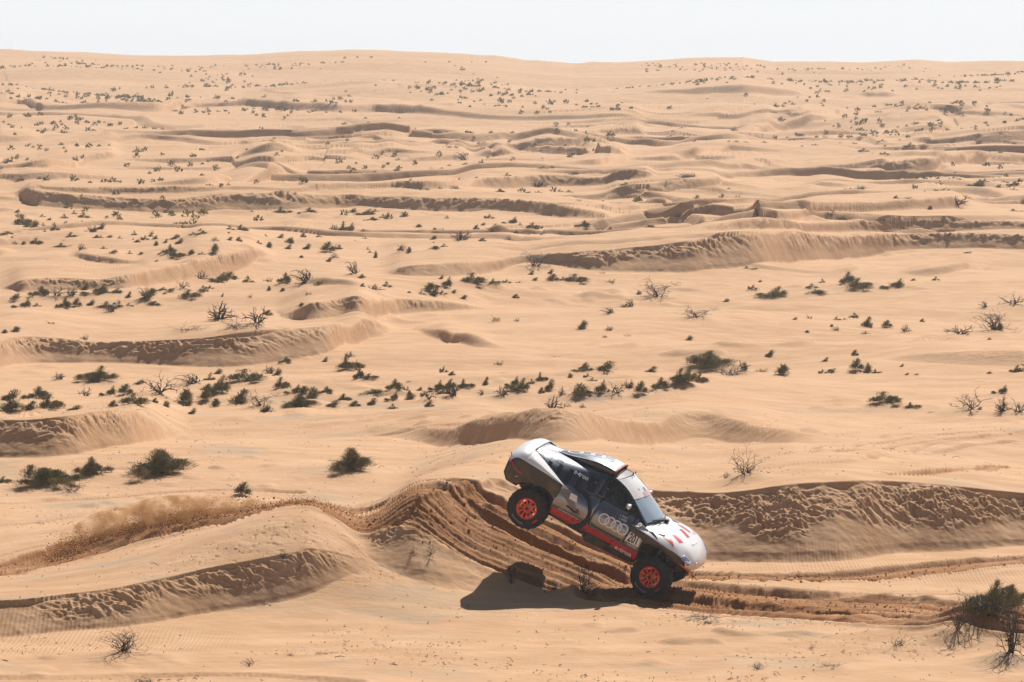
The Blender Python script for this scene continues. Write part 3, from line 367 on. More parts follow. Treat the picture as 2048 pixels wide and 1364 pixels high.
('y', -1.73, 202.58, 0.5, 0.25),('g', 1.87, 220.37, 0.38, 0.22),('g', -0.98, 256.03, 0.95, 0.4),('g', 2.12, 283.29, 0.56, 0.28),('g', 1.21, 282.16, 0.83, 0.21),('g', 3.82, 285.34, 0.63, 0.31),
('g', 4.66, 285.24, 0.63, 0.31),('g', -6.22, 256.31, 0.57, 0.25),('g', -5.36, 257.61, 0.44, 0.25),('d', -4.31, 259.19, 1.15, 0.38),('d', 2.37, 288.87, 1.71, 0.5),('g', 9.29, 285.14, 0.84, 0.35),
('g', 7.15, 275.61, 0.81, 0.27),('d', 9.59, 273.53, 0.47, 0.67),('d', 4.77, 250.36, 0.37, 0.35),('d', 14.0, 285.45, 1.26, 0.39),('g', -13.3, 309.62, 0.61, 0.34),('g', -12.31, 305.84, 0.45, 0.27),
('g', -11.32, 301.45, 0.45, 0.27),('g', -8.9, 310.29, 0.53, 0.38),('g', -7.52, 306.73, 0.53, 0.27),('g', -6.58, 308.95, 0.46, 0.27),('g', -10.32, 313.9, 0.62, 0.46),('g', -11.54, 290.12, 0.71, 0.36),
('g', -12.39, 290.02, 1.14, 0.29),('g', -7.54, 258.44, 0.64, 0.28),('g', -4.24, 321.83, 0.79, 0.32),('g', -3.88, 311.87, 1.07, 0.43),('g', -2.98, 313.68, 0.77, 0.19),('g', -0.43, 310.52, 0.76, 0.46),
('g', -0.47, 287.31, 0.71, 0.35),('g', 2.63, 294.14, 0.87, 0.32),('g', 3.37, 295.73, 0.73, 0.36),('d', 5.13, 292.02, 1.44, 0.36),('g', -2.91, 284.31, 0.42, 0.21),('g', -4.35, 286.69, 0.42, 0.28),
('g', -5.71, 319.63, 0.47, 0.28),('g', -6.36, 316.75, 0.47, 0.23),('g', -7.28, 315.95, 0.47, 0.19),('d', -4.78, 331.51, 1.31, 0.82),('d', -10.68, 330.07, 0.81, 0.33),('d', -5.97, 339.26, 1.67, 0.33),
('g', 2.17, 362.45, 0.71, 0.25),('g', 4.21, 361.54, 0.89, 0.27),('g', 2.89, 362.45, 0.54, 0.21),('d', 6.28, 362.59, 1.07, 0.32),('g', 5.6, 365.21, 0.72, 0.32),('g', 2.37, 364.82, 0.54, 0.36),
('g', 17.73, 393.15, 0.77, 0.43),('g', -10.59, 400.32, 0.79, 0.69),('g', -11.49, 397.44, 0.59, 0.39),('g', -12.13, 399.31, 0.49, 0.29),('g', -14.09, 401.92, 0.49, 0.36),('g', -13.67, 425.84, 0.42, 0.25),
('g', -12.44, 426.61, 0.74, 0.32),('g', -15.44, 431.57, 0.42, 0.25),('g', -14.05, 437.69, 0.43, 0.32),('g', -18.31, 438.33, 0.65, 0.32),('d', -20.72, 435.48, 1.07, 0.43),('g', -15.89, 410.13, 0.36, 0.2),
('g', -17.88, 434.07, 0.38, 0.21),('g', 14.85, 275.41, 1.76, 0.68),('d', 12.37, 234.76, 0.92, 0.35),('d', 14.49, 285.86, 1.55, 0.39),('g', 17.55, 284.11, 0.42, 0.2),('g', 20.42, 218.16, 0.86, 0.27),
('d', 19.73, 218.24, 0.75, 0.43),('d', 28.65, 288.14, 1.28, 0.4),('d', 32.57, 310.74, 1.99, 0.69),('d', 25.84, 228.73, 1.01, 0.2),('g', 34.9, 284.72, 0.98, 0.21),('d', 35.31, 299.61, 0.59, 0.37),
('d', 33.08, 300.04, 0.52, 0.44),('g', 36.72, 319.63, 0.63, 0.24),('g', 44.69, 332.11, 0.74, 0.29),('g', 37.61, 298.53, 0.73, 0.26),('g', 38.06, 297.45, 0.66, 0.26),('g', 37.95, 286.58, 1.27, 0.71),
('g', 39.58, 293.5, 0.87, 0.43),('g', 39.98, 288.04, 0.64, 0.5),('g', 41.51, 289.81, 1.14, 0.43),('g', 41.47, 295.09, 0.73, 0.26),('g', 40.67, 295.63, 0.58, 0.22),('g', 40.6, 283.39, 0.63, 0.28),
('d', 29.26, 230.31, 1.47, 0.57),('g', 32.89, 228.32, 1.12, 0.25),('g', 36.07, 359.45, 1.06, 0.5),('g', 36.28, 351.24, 1.21, 0.43),('g', 35.8, 336.94, 0.83, 0.36),('g', 37.91, 346.45, 1.02, 0.31),
('g', 40.7, 359.06, 1.06, 0.53),('g', 46.5, 352.76, 0.69, 0.31),('g', 46.64, 347.32, 0.77, 0.38),('g', 48.13, 353.27, 0.52, 0.26),('g', 48.96, 351.75, 0.87, 0.38),('g', 38.88, 368.66, 0.82, 0.33),
('g', 35.14, 394.86, 0.68, 0.29),('g', 34.38, 395.0, 0.68, 0.27),('g', 31.8, 367.47, 0.72, 0.27),('g', 30.17, 365.21, 0.45, 0.22),('g', 34.43, 368.53, 0.45, 0.22),('d', 35.95, 368.26, 0.63, 0.36),
('g', 23.25, 363.63, 0.9, 0.27),('g', 24.23, 363.63, 0.54, 0.25),('g', 22.46, 363.9, 0.54, 0.22),('g', 19.22, 368.8, 0.54, 0.27),('g', 31.77, 394.01, 0.78, 0.23),('g', 26.24, 365.48, 0.9, 0.27),
('g', 39.09, 419.57, 0.93, 0.31),('g', 38.97, 422.77, 0.62, 0.25),('g', 39.93, 424.15, 0.52, 0.25),('g', 32.92, 403.37, 1.39, 0.3),('d', 25.4, 400.47, 0.99, 0.59),('g', 50.33, 419.57, 1.03, 0.52),
('g', 51.67, 424.76, 0.73, 0.31),('g', 54.84, 419.42, 1.14, 0.37),('g', 55.35, 429.86, 0.85, 0.3),('d', 53.15, 432.66, 1.28, 0.47),('d', 66.07, 499.94, 1.35, 0.69),('g', 51.79, 361.93, 0.8, 0.36),
('g', 42.86, 368.53, 0.54, 0.22),('g', 44.58, 366.27, 0.81, 0.25),('g', 41.02, 370.8, 0.55, 0.27),('g', 33.25, 353.91, 0.52, 0.17),('g', 44.1, 350.22, 0.52, 0.21),('g', 21.79, 424.15, 0.52, 0.25),
('g', 19.54, 403.52, 0.99, 0.24),('d', 48.56, 422.16, 1.25, 0.42),('y', -9.34, 207.04, 0.21, 0.11),('y', -8.36, 117.97, 0.35, 0.22),('d', 2.47, 121.5, 0.26, 0.2),('y', -9.02, 133.92, 0.38, 0.32),
('y', -9.49, 157.23, 0.34, 0.2),('d', -11.57, 226.83, 0.67, 0.59),('d', -11.96, 94.81, 0.63, 0.46),('y', -29.79, 208.31, 0.25, 0.15),('d', 17.67, 156.46, 0.48, 0.38),('g', -15.04, 170.1, 0.47, 0.37),
('y', -18.43, 206.24, 0.28, 0.21),('y', -20.17, 167.18, 0.42, 0.33),('y', -4.55, 202.67, 0.19, 0.13),('y', 18.15, 117.92, 0.49, 0.25),('y', -10.91, 123.93, 0.46, 0.41),('y', 15.16, 135.77, 0.22, 0.15),
('g', 2.23, 123.62, 0.23, 0.2),('y', -7.12, 166.36, 0.25, 0.23),('y', -3.59, 122.87, 0.4, 0.23),('y', 14.39, 157.25, 0.19, 0.17),('d', -8.26, 117.97, 0.47, 0.29),('y', -24.95, 209.54, 0.39, 0.27),
('y', -4.95, 167.95, 0.26, 0.15),('y', -4.61, 204.55, 0.47, 0.3),('d', -2.92, 121.88, 0.54, 0.46),('y', 16.1, 158.44, 0.46, 0.42),('y', 2.63, 128.71, 0.39, 0.34),('d', 1.2, 228.45, 0.4, 0.27),
('d', -4.72, 229.05, 0.55, 0.29),('d', -2.13, 122.6, 0.64, 0.52),('d', -16.13, 200.2, 0.35, 0.18),('g', 6.89, 126.69, 0.44, 0.38),('y', 0.18, 172.13, 0.39, 0.25),('g', -8.14, 200.79, 0.4, 0.22),
('y', -11.66, 124.57, 0.43, 0.32),('g', 12.7, 184.35, 0.49, 0.35),('y', 2.11, 192.03, 0.34, 0.32),('y', 13.72, 139.59, 0.3, 0.28),('g', -23.51, 201.41, 0.46, 0.27),('g', -4.1, 119.9, 0.36, 0.24),
('y', 4.23, 125.01, 0.29, 0.22),('y', -9.98, 97.54, 0.35, 0.25),('y', -19.01, 186.97, 0.27, 0.16),('y', 7.64, 150.69, 0.38, 0.24),('d', -9.9, 195.65, 0.48, 0.34),('y', -19.9, 206.01, 0.5, 0.33),
('d', -21.96, 213.0, 0.33, 0.3),('y', -11.2, 160.15, 0.46, 0.25),('y', 3.1, 152.95, 0.46, 0.35),('d', -1.37, 222.95, 0.61, 0.57),('y', 5.22, 131.32, 0.5, 0.27),('d', -3.86, 125.08, 0.35, 0.3),
('d', -17.34, 141.36, 0.36, 0.26),('y', 6.35, 176.08, 0.38, 0.36),('y', -30.94, 215.03, 0.32, 0.24),('y', -11.23, 127.84, 0.38, 0.25),('g', -31.93, 230.76, 0.49, 0.46),('g', -17.19, 166.72, 0.26, 0.16),
('y', -14.69, 184.66, 0.26, 0.17),('y', 22.06, 157.92, 0.36, 0.34),('y', -7.49, 139.53, 0.25, 0.23),('d', 19.87, 134.78, 0.38, 0.34),('d', 1.46, 119.22, 0.65, 0.54),('y', -13.6, 163.43, 0.34, 0.19),
('y', -7.47, 124.8, 0.46, 0.28),('y', -33.13, 237.24, 0.23, 0.12),('y', 27.25, 218.37, 0.43, 0.23),('y', -2.79, 117.51, 0.36, 0.26),('d', -0.17, 207.73, 0.57, 0.52),('y', -33.47, 235.58, 0.24, 0.17),
('d', -12.34, 176.31, 0.52, 0.27),('y', -3.56, 175.14, 0.28, 0.25),('y', -16.9, 169.83, 0.28, 0.15),('d', 14.48, 155.98, 0.41, 0.22),('y', 13.08, 154.88, 0.26, 0.15),('y', 12.42, 138.35, 0.28, 0.2),
('y', 1.94, 231.42, 0.27, 0.25),('y', 19.15, 162.99, 0.26, 0.22),('y', -15.41, 169.19, 0.37, 0.19),('y', -28.96, 207.21, 0.34, 0.26),('y', -13.5, 109.17, 0.24, 0.12),('y', -19.76, 206.62, 0.31, 0.24),
('y', -25.43, 213.79, 0.34, 0.17),('y', -11.51, 136.42, 0.38, 0.24),('d', 1.89, 121.76, 0.37, 0.22),('g', -9.06, 215.44, 0.36, 0.21),('g', 17.54, 125.34, 0.49, 0.31),('d', 3.39, 127.55, 0.33, 0.27),
('y', 13.53, 190.92, 0.26, 0.2),('d', -18.84, 163.73, 0.69, 0.4),('y', -3.76, 168.24, 0.48, 0.44),('d', -9.95, 135.0, 0.3, 0.18),('y', -2.2, 127.69, 0.28, 0.19),('g', -26.67, 208.1, 0.23, 0.14),
('d', -10.21, 202.35, 0.56, 0.38),('y', 10.79, 227.8, 0.29, 0.27),('y', -2.37, 169.42, 0.4, 0.26),('y', 25.08, 228.74, 0.41, 0.28),('y', 3.41, 123.94, 0.18, 0.15),('y', -11.79, 195.32, 0.31, 0.17),
('g', -7.69, 123.13, 0.23, 0.18),('y', 10.37, 140.44, 0.37, 0.31),('y', 21.97, 191.28, 0.38, 0.21),('y', -11.44, 123.23, 0.3, 0.25),('y', 27.1, 227.02, 0.37, 0.35),('d', 13.68, 160.91, 0.34, 0.24),
('y', -3.33, 125.15, 0.23, 0.17),('d', -0.35, 123.5, 0.64, 0.34),('y', 20.41, 149.39, 0.26, 0.14),('y', -17.3, 188.39, 0.42, 0.31),('y', 10.48, 135.08, 0.18, 0.13),('g', -7.37, 171.05, 0.32, 0.29),
('y', -12.01, 117.18, 0.24, 0.2),('g', 19.65, 134.04, 0.27, 0.2),('y', -22.08, 235.53, 0.23, 0.14),('y', 8.74, 135.66, 0.22, 0.12),('y', 7.44, 218.63, 0.37, 0.2),('g', 13.61, 134.68, 0.27, 0.21),
('y', -23.56, 140.77, 0.3, 0.21),('y', -12.91, 204.51, 0.35, 0.27),('y', 1.03, 191.28, 0.37, 0.3),('d', -17.62, 167.46, 0.63, 0.52),('y', 0.23, 220.62, 0.39, 0.25),('d', -5.88, 197.33, 0.33, 0.18),
('d', -22.75, 170.27, 0.25, 0.2),('d', 4.24, 152.63, 0.43, 0.26),('y', -16.54, 203.56, 0.29, 0.15),('d', 5.78, 170.85, 0.45, 0.37),('y', 10.63, 173.63, 0.4, 0.2),('y', -11.15, 169.61, 0.29, 0.22),
('y', 16.17, 120.68, 0.25, 0.13),('y', -10.95, 119.25, 0.29, 0.26),('d', -25.8, 213.57, 0.43, 0.39),('y', -5.96, 137.93, 0.34, 0.18),('d', -23.91, 194.48, 0.51, 0.4),('g', -21.19, 222.95, 0.46, 0.36),
('y', -10.19, 194.4, 0.35, 0.32),('y', -22.09, 206.32, 0.46, 0.23),('y', -20.85, 233.44, 0.27, 0.15),('d', -7.88, 172.72, 0.66, 0.62),('d', -16.14, 182.31, 0.67, 0.56),('d', -17.56, 167.72, 0.69, 0.35),
('y', -21.87, 211.65, 0.39, 0.23),('y', 14.11, 185.17, 0.22, 0.11),('d', -6.24, 198.17, 0.63, 0.48),('g', -15.62, 117.74, 0.22, 0.18),('g', -13.87, 130.04, 0.38, 0.22),('y', -7.36, 94.99, 0.49, 0.36),
('y', -21.2, 173.44, 0.41, 0.37),('y', -19.04, 167.07, 0.26, 0.14)]
DUNES = [dict(c=dens(k, r), e=e, rough=r) for k, e, r in DUNE_KNOTS]

def track_offsets(x, y):
    """yield per track: indices, signed cross distance, distance along, width, kind"""
    for ti, (kind, w, pts) in enumerate(TRACKS):
        P = np.array(pts)
        d = np.r_[0, np.cumsum(np.hypot(*(P[1:]-P[:-1]).T))]
        n = max(8, int(d[-1]/0.5)); s = np.linspace(0, d[-1], n)
        Q = np.stack([np.interp(s, d, P[:, 0]), np.interp(s, d, P[:, 1])], 1)
        for _ in range(6): Q[1:-1] = (Q[:-2]+Q[1:-1]*2+Q[2:])/4
        W = w*1.3+0.3
        m = np.nonzero((x > Q[:, 0].min()-W) & (x < Q[:, 0].max()+W) & (y > Q[:, 1].min()-W) & (y < Q[:, 1].max()+W))[0]
        if len(m) == 0: continue
        best = np.full(len(m), 1e9); sd = np.zeros(len(m)); al = np.zeros(len(m))
        xm = x[m]; ym = y[m]
        L = 0.0
        for a, b in zip(Q[:-1], Q[1:]):
            e = b-a; le = math.hypot(*e)+1e-9; e = e/le
            k = np.nonzero((xm > min(a[0], b[0])-W) & (xm < max(a[0], b[0])+W) & (ym > min(a[1], b[1])-W) & (ym < max(a[1], b[1])+W))[0]
            if len(k):
                rx = xm[k]-a[0]; ry = ym[k]-a[1]
                t = np.clip(rx*e[0]+ry*e[1], 0, le)
                dx = rx-t*e[0]; dy = ry-t*e[1]; dd = np.hypot(dx, dy)
                sg = np.sign(rx*e[1]-ry*e[0]); ok = dd < best[k]
                kk = k[ok]; best[kk] = dd[ok]; sd[kk] = (dd*sg)[ok]; al[kk] = L+t[ok]
            L += le
        k = best < W
        yield ti, m[k], sd[k], al[k], w, kind

def dunelets(x, D):
    """low transverse dunes with their steep side this way, crowding together in the distance"""
    z = np.zeros(len(x))
    i = np.nonzero((D > 170) & (D < 640))[0]
    if len(i):
        xi = x[i]; Di = D[i]
        for (wl_, xl, sd_, a_) in ((21.0, 50.0, 140, 1.0), (13.0, 34.0, 150, .55)):
            ph = Di/wl_+1.5*fbm(xi/xl, Di/(wl_*3.2), sd_, 3)+0.25*gnoise(xi/9.0, Di/30.0, sd_+7); f = ph-np.floor(ph); kid = np.floor(ph)
            am = sstep((gnoise(xi/(xl*.9), kid*1.7+.37, sd_+9)+.05)/.5)*sstep((Di-170)/70.)*np.interp(Di, [230, 400, 470, 640], [1, 1, .35, .15])
            run = .11
            sawt = np.where(f < run, sstep(f/run*.9)/sstep(.9), (1-(f-run)/(1-run))**1.3)
            z[i] += a_*1.0*am*(sawt-.35)
            z[i] += (f < run)*am*0.10*(1-2*np.abs(gnoise(xi/1.6, Di/2.4, sd_+11)))*sawt*(1-sawt)*3
    return z

def ground(u, D, masks=None):
    """full ground height at polar points, with all the small relief"""
    u = np.asarray(u, np.float64).ravel(); D = np.asarray(D, np.float64).ravel()
    n = len(u)
    mk = dict(face=np.zeros(n), t=np.zeros(n), h=np.zeros(n))
    z = terrain(u, D, True, mk)
    x = u*D; sc = np.maximum(D/80.0, 1.0)
    face = mk['face']; t = mk['t']; h = mk['h']
    off = 1-np.clip(face*3, 0, 1)
    # broad undulation and small hummocks on the open sand
    z += 0.075*sc*lod(lambda q: gnoise(x/(5.5*q), D/(3.2*q), 31), sc)
    z += (0.3+0.7*off)*0.024*sc*lod(lambda q: gnoise(x/(1.9*q), D/(1.1*q), 32), sc)
    far = sstep((D-130)/120.0)
    z += far*0.10*fbm(x/16.0, D/9.0, 41, 3)
    z += sstep((D-330)/150.0)*0.28*fbm(x/34.0, D/17.0, 45, 3)*sstep((690-D)/40.0)
    z += off*dunelets(x, D)
    # sand gathered round the larger bushes
    for (k_, px_, py_, w_, h_) in PLANTS:
        if py_ > 200 or w_ < .45: continue
        q = np.nonzero((np.abs(x-px_) < w_*2.2) & (np.abs(D-py_) < w_*2.2))[0] if n > 2000 else np.arange(n)
        if len(q) == 0: continue
        rr = ((x[q]-px_+.15*w_)/(w_*.75))**2+((D[q]-py_)/(w_*.7))**2
        z[q] += min(.22, .16*h_+.03)*np.exp(-rr)*off[q]
    # scrub hummocks
    hm = lod(lambda q: np.clip(gnoise(x/(0.8*q), D/(0.8*q), 51)-0.25, 0, 1)*np.clip(gnoise(x/(6*q), D/(5*q), 52)*1.5, 0, 1), sc)
    z += off*hm*0.20*np.minimum(sc, 3)
    # slumped, broken sand on the slip faces, strongest under the crest
    i = np.nonzero(face > 0.02)[0]
    if len(i):
        xi = x[i]; Di = D[i]; s = np.minimum(sc[i], 3.2); ti_ = t[i]
        def slump(q):
            patch = sstep((gnoise(xi/(3.2*q), Di/(5*q)+1, 61)+0.62)/0.6)
            zone = sstep((0.66+0.28*gnoise(xi/(1.1*q), Di/(2*q), 62)-ti_)/0.35)*sstep(ti_/0.11)
            wx = xi/(.46*q)+0.5*gnoise(xi/(.7*q), Di/(.7*q), 64); wy = Di*1.25/(.34*q)
            c1 = 1-2*np.abs(gnoise(wx, wy, 65)); c2 = 1-2*np.abs(gnoise(wx*2.3, wy*2.3, 66)); c3 = gnoise(wx*5, wy*5, 67)
            return patch*zone*(0.050*c1+0.040*c2+0.028*c3)
        ramp_ = 1-0.8*np.exp(-((xi-0.2)/2.7)**4)*(np.abs(Di-79.5) < 5)          # the jump ramp is cut by wheels, not slumped
        z[i] += ramp_*face[i]*np.minimum(h[i]+0.25, 1.25)*np.minimum(s, 2.2)*lod(slump, s)
        z[i] += face[i]*0.012*s*lod(lambda q: fbm(xi/(.3*q), Di/(.3*q), 69, 2)+.4*gnoise(xi/(.22*q), Di/(1.8*q), 68), s)*sstep(ti_/.1)
    # wheel tracks
    dist = np.zeros(n)
    near = np.nonzero((D > 58) & (D < 125) & (np.abs(u) < 0.3))[0]
    if len(near):
        xn = x[near]; yn = D[near]
        for ti, m, sd, al, w, kind in track_offsets(xn, yn):
            g = near[m]; xx = xn[m]; yy = yn[m]
            if kind == 'lane':
                q = np.abs(sd)/(w*0.5)
                edge = sstep((1.12+0.25*gnoise(al/0.8, sd*0+ti, 71)+.12*gnoise(al/.2, sd/.2, 72)-q)/0.22)
                st = gnoise(al/7.0, sd/0.17, 73+ti)+0.55*gnoise(al/3.0, sd/0.08, 74+ti)
                clod = np.abs(gnoise(xx/.11, yy/.15, 75))+0.6*gnoise(xx/.05, yy/.07, 76)
                ruts = -np.exp(-((np.abs(sd)-w*.36)/(w*.10))**2)
                dz = edge*(0.072*st+0.014*clod+0.12*ruts*min(1, w/1.5)) - 0.03*edge + 0.05*np.exp(-((q-1.08)/0.10)**2)
                z[g] += dz
                dist[g] = np.maximum(dist[g], edge*np.clip(0.85+0.5*gnoise(al/5.0, sd/0.2, 77+ti)+.25*gnoise(al/.5, sd/.12, 78), 0, 1))
            else:
                ws = (0.0,) if kind == 'rut' else (-w*.5, w*.5)
                for o in ws:
                    ww = w if kind == 'rut' else 0.28
                    q = np.abs(sd-o)/(ww*.5)
                    fade = 0.55+0.45*gnoise(al/2.5, sd*0+ti, 79)
                    z[g] += fade*(-0.11*np.exp(-q**2*1.2)+0.05*np.exp(-((q-1.45)/.35)**2))*min(1, ww/.35)
                    z[g] += 0.012*np.clip(1.6-q, 0, 1)*gnoise(xx/.09, yy/.12, 80)
                    if kind == 'pair': z[g] += 0.03*np.clip(1.1-q, 0, 1)*np.sin(al*18.0)
                    dist[g] = np.maximum(dist[g], np.clip(1.25-q, 0, 1)*fade*(.9 if kind == 'pair' else .55))
    # pocked crust and litter in the foreground, footprints
    crust = np.zeros(n)
    i = np.nonzero((D < 125) & (np.abs(u) < 0.3))[0]
    if len(i):
        xi = x[i]; yi = D[i]
        pm = sstep((gnoise(xi/4.5, yi/3.0, 91)+0.05)/0.5)*off[i]*(1-np.clip(dist[i]*3, 0, 1))
        pm2 = pm*(0.5+0.5*sstep((gnoise(xi/1.1, yi/1.0, 92))/0.4))
        pit = np.clip(gnoise(xi/.16, yi/.2, 93)-0.42, 0, 1)+0.7*np.clip(gnoise(xi/.07, yi/.09, 94)-0.45, 0, 1)
        z[i] -= 0.11*pm2*pit*np.where(yi < 79, 1.0, .55)
        z[i] += 0.035*pm2*np.clip(gnoise(xi/.24, yi/.3, 95)-0.3, 0, 1)
        cr = sstep((gnoise(xi/3.4+3, yi/2.3, 96)-0.12+.25*gnoise(xi/.5, yi/.5, 97))/0.3)*off[i]
        crust[i] = cr*(1-np.clip(dist[i]*4, 0, 1))
    if masks is not None:
        masks['dist'] = dist; masks['crust'] = crust; masks['face'] = face; masks['t'] = t
    return z

def ground_z(x, y):
    return float(ground(np.array([x/y]), np.array([y]))[0])

def build_ground():
    NU, ND = (1560, 1380) if GROUND_FULL else (700, 620)
    ui = np.linspace(-0.162, 0.162, NU)
    side = 0.162+0.004*(np.cumsum(1.16**np.arange(26)))
    U = np.concatenate([-side[::-1], ui, side])
    # every bearing gets its own spacing in depth: close together where the ground is steep
    Dc = np.exp(np.linspace(math.log(60.0), math.log(740.0), 3600))
    step = 4
    Us = U[::step]
    if Us[-1] != U[-1]: Us = np.append(Us, U[-1])
    UU, DD = np.meshgrid(Us, Dc, indexing='ij')
    zc = (terrain(UU, DD, False)+dunelets((UU*DD).ravel(), DD.ravel())).reshape(UU.shape)
    vis = np.abs(np.diff((CAM_H-zc)/DD, axis=1))*7000.0
    k = np.ones(7)/7
    vis = np.apply_along_axis(lambda a: np.convolve(a, k, 'same'), 1, vis)
    wgt = vis + 0.10*vis.sum(1, keepdims=True)/vis.shape[1] + 0.05
    cum = np.concatenate([np.zeros((len(Us), 1)), np.cumsum(wgt, 1)], 1)
    cum /= cum[:, -1:]
    tgt = np.linspace(0, 1, ND)
    ker = np.hanning(41); ker /= ker.sum()
    cum = np.apply_along_axis(lambda a: np.convolve(np.pad(a, 20, mode='edge'), ker, 'valid'), 0, cum)
    Ds = np.array([np.interp(tgt, cum[i], Dc) for i in range(len(Us))])
    Df = np.array([np.interp(U, Us, Ds[:, j]) for j in range(ND)]).T
    near_rows = np.array([1.5, 8, 18, 30, 40, 48, 53, 56.5, 58.5])
    far_rows = np.array([760, 800, 870, 1000, 1250, 1600.])
    Dall = np.concatenate([np.repeat(near_rows[None], len(U), 0), Df, np.repeat(far_rows[None], len(U), 0)], 1)
    nd = Dall.shape[1]; nu = len(U)
    Uf = np.repeat(U[:, None], nd, 1)
    mk = {}
    z = ground(Uf, Dall, mk)
    V = np.stack([(Uf*Dall).ravel(), Dall.ravel(), z], 1)
    idx = np.arange(nu*nd).reshape(nu, nd)
    q = np.stack([idx[:-1, :-1], idx[1:, :-1], idx[1:, 1:], idx[:-1, 1:]], -1).reshape(-1, 4)
    me = np_mesh('desert_ground', V, quads=q)
    ca = me.color_attributes.new('sandmask', 'FLOAT_COLOR', 'POINT')
    col = np.stack([mk['dist'], mk['crust'], mk['face'], np.ones(len(z))], 1).astype(np.float32)
    ca.data.foreach_set('color', col.ravel())
    me.materials.append(sand_material())
    o = link('desert_ground', me)
    tag(o, kind='structure')
    return o

def sand_material():
    m = bpy.data.materials.new('sand'); m.use_nodes = True
    nt = m.node_tree; n = nt.nodes; l = nt.links
    b = n['Principled BSDF']
    b.inputs['Roughness'].default_value = 0.92
    b.inputs['Specular IOR Level'].default_value = 0.18
    geo = n.new('ShaderNodeNewGeometry')
    at = n.new('ShaderNodeVertexColor'); at.layer_name = 'sandmask'
    sep = n.new('ShaderNodeSeparateColor'); l.new(at.outputs['Color'], sep.inputs[0])
    def noise(scale, detail=4, stretch=(1, 1, 1), dist=0.0):
        mp = n.new('ShaderNodeMapping'); mp.inputs['Scale'].default_value = stretch
        t = n.new('ShaderNodeTexNoise'); t.inputs['Scale'].default_value = scale; t.inputs['Detail'].default_value = detail
        t.inputs['Distortion'].default_value = dist
        l.new(geo.outputs['Position'], mp.inputs['Vector']); l.new(mp.outputs[0], t.inputs['Vector'])
        return t
    def mix(fac, a, bcol, mode='MIX'):
        x = n.new('ShaderNodeMix'); x.data_type = 'RGBA'; x.blend_type = mode
        for s, v in ((0, fac), (6, a), (7, bcol)):
            if isinstance(v, (tuple, float, int)): x.inputs[s].default_value = v
            else: l.new(v, x.inputs[s])
        return x.outputs[2]
    def maths(op, a, bb=None):
        x = n.new('ShaderNodeMath'); x.operation = op
        for s, v in ((0, a), (1, bb)):
            if v is None: continue
            if isinstance(v, (float, int)): x.inputs[s].default_value = v
            else: l.new(v, x.inputs[s])
        return x.outputs[0]
    def ramp(src, p0, p1):
        r = n.new('ShaderNodeMapRange'); r.inputs['From Min'].default_value = p0; r.inputs['From Max'].default_value = p1
        l.new(src, r.inputs['Value']); return r.outputs['Result']
    big = noise(0.09, 3, (0.4, 1, 1))
    c = mix(ramp(big.outputs['Fac'], .35, .65), SAND_A, SAND_B)
    med = noise(1.3, 5, (0.55, 1, 1))
    c = mix(ramp(med.outputs['Fac'], .40, .72), c, SAND_C)
    # grey wind-sorted grit
    grit = noise(0.55, 6, (0.35, 1, 1), 0.4)
    g = maths('MULTIPLY', sep.outputs[1], ramp(grit.outputs['Fac'], .44, .60))
    c = mix(maths('MULTIPLY', g, 0.55), c, (0.34, 0.27, 0.19, 1))
    # dark specks of plant litter
    sp = noise(9.0, 3)
    spk = maths('MULTIPLY', ramp(sp.outputs['Fac'], .70, .76), 0.45)
    c = mix(spk, c, (0.13, 0.085, 0.05, 1))
    # damp orange sand turned up by the wheels
    dn = noise(5.0, 6)
    dm = maths('MULTIPLY', sep.outputs[0], ramp(dn.outputs['Fac'], .05, .38))
    c = mix(dm, c, SAND_WET)
    l.new(c, b.inputs['Base Color'])
    # relief too fine for the mesh: wind ripples across the slopes, grain
    wv = n.new('ShaderNodeTexWave'); wv.wave_type = 'BANDS'; wv.bands_direction = 'X'
    wv.inputs['Scale'].default_value = 2.0; wv.inputs['Distortion'].default_value = 5.5; wv.inputs['Detail'].default_value = 2
    wv.inputs['Detail Scale'].default_value = 0.5
    mp = n.new('ShaderNodeMapping'); mp.inputs['Scale'].default_value = (1.7, 0.22, 0.3)
    l.new(geo.outputs['Position'], mp.inputs['Vector']); l.new(mp.outputs[0], wv.inputs['Vector'])
    rm = n.new('ShaderNodeVectorMath'); rm.operation = 'DISTANCE'; rm.inputs[1].default_value = (10.0, 81.0, 0.0)
    rsc = n.new('ShaderNodeVectorMath'); rsc.operation = 'MULTIPLY'; rsc.inputs[1].default_value = (1.0, 2.2, 0.0); l.new(geo.outputs['Position'], rsc.inputs[0]); l.new(rsc.outputs[0], rm.inputs[0])
    rm.inputs[1].default_value = (10.0, 81.0*2.2, 0.0)
    rm2 = n.new('ShaderNodeVectorMath'); rm2.operation = 'DISTANCE'; rm2.inputs[1].default_value = (-10.0, 71.0*2.2, 0.0); l.new(rsc.outputs[0], rm2.inputs[0])
    rmin = maths('MINIMUM', rm.outputs['Value'], rm2.outputs['Value'])
    rmask = maths('MULTIPLY', ramp(rmin, 5.2, 3.0), maths('SUBTRACT', 1.0, maths('MINIMUM', maths('MULTIPLY', sep.outputs[0], 4.0), 1.0)))
    ln = n.new('ShaderNodeVectorMath'); ln.operation = 'LENGTH'; l.new(geo.outputs['Position'], ln.inputs[0])
    nearm = n.new('ShaderNodeMapRange'); nearm.inputs['From Min'].default_value = 95; nearm.inputs['From Max'].default_value = 135
    nearm.inputs['To Min'].default_value = 1; nearm.inputs['To Max'].default_value = 0
    l.new(ln.outputs['Value'], nearm.inputs['Value'])
    hgt = maths('MULTIPLY', wv.outputs['Fac'], maths('MULTIPLY', rmask, maths('MULTIPLY', nearm.outputs['Result'], 0.009)))
    gr = noise(4.5, 6, (0.7, 1, 1)); 
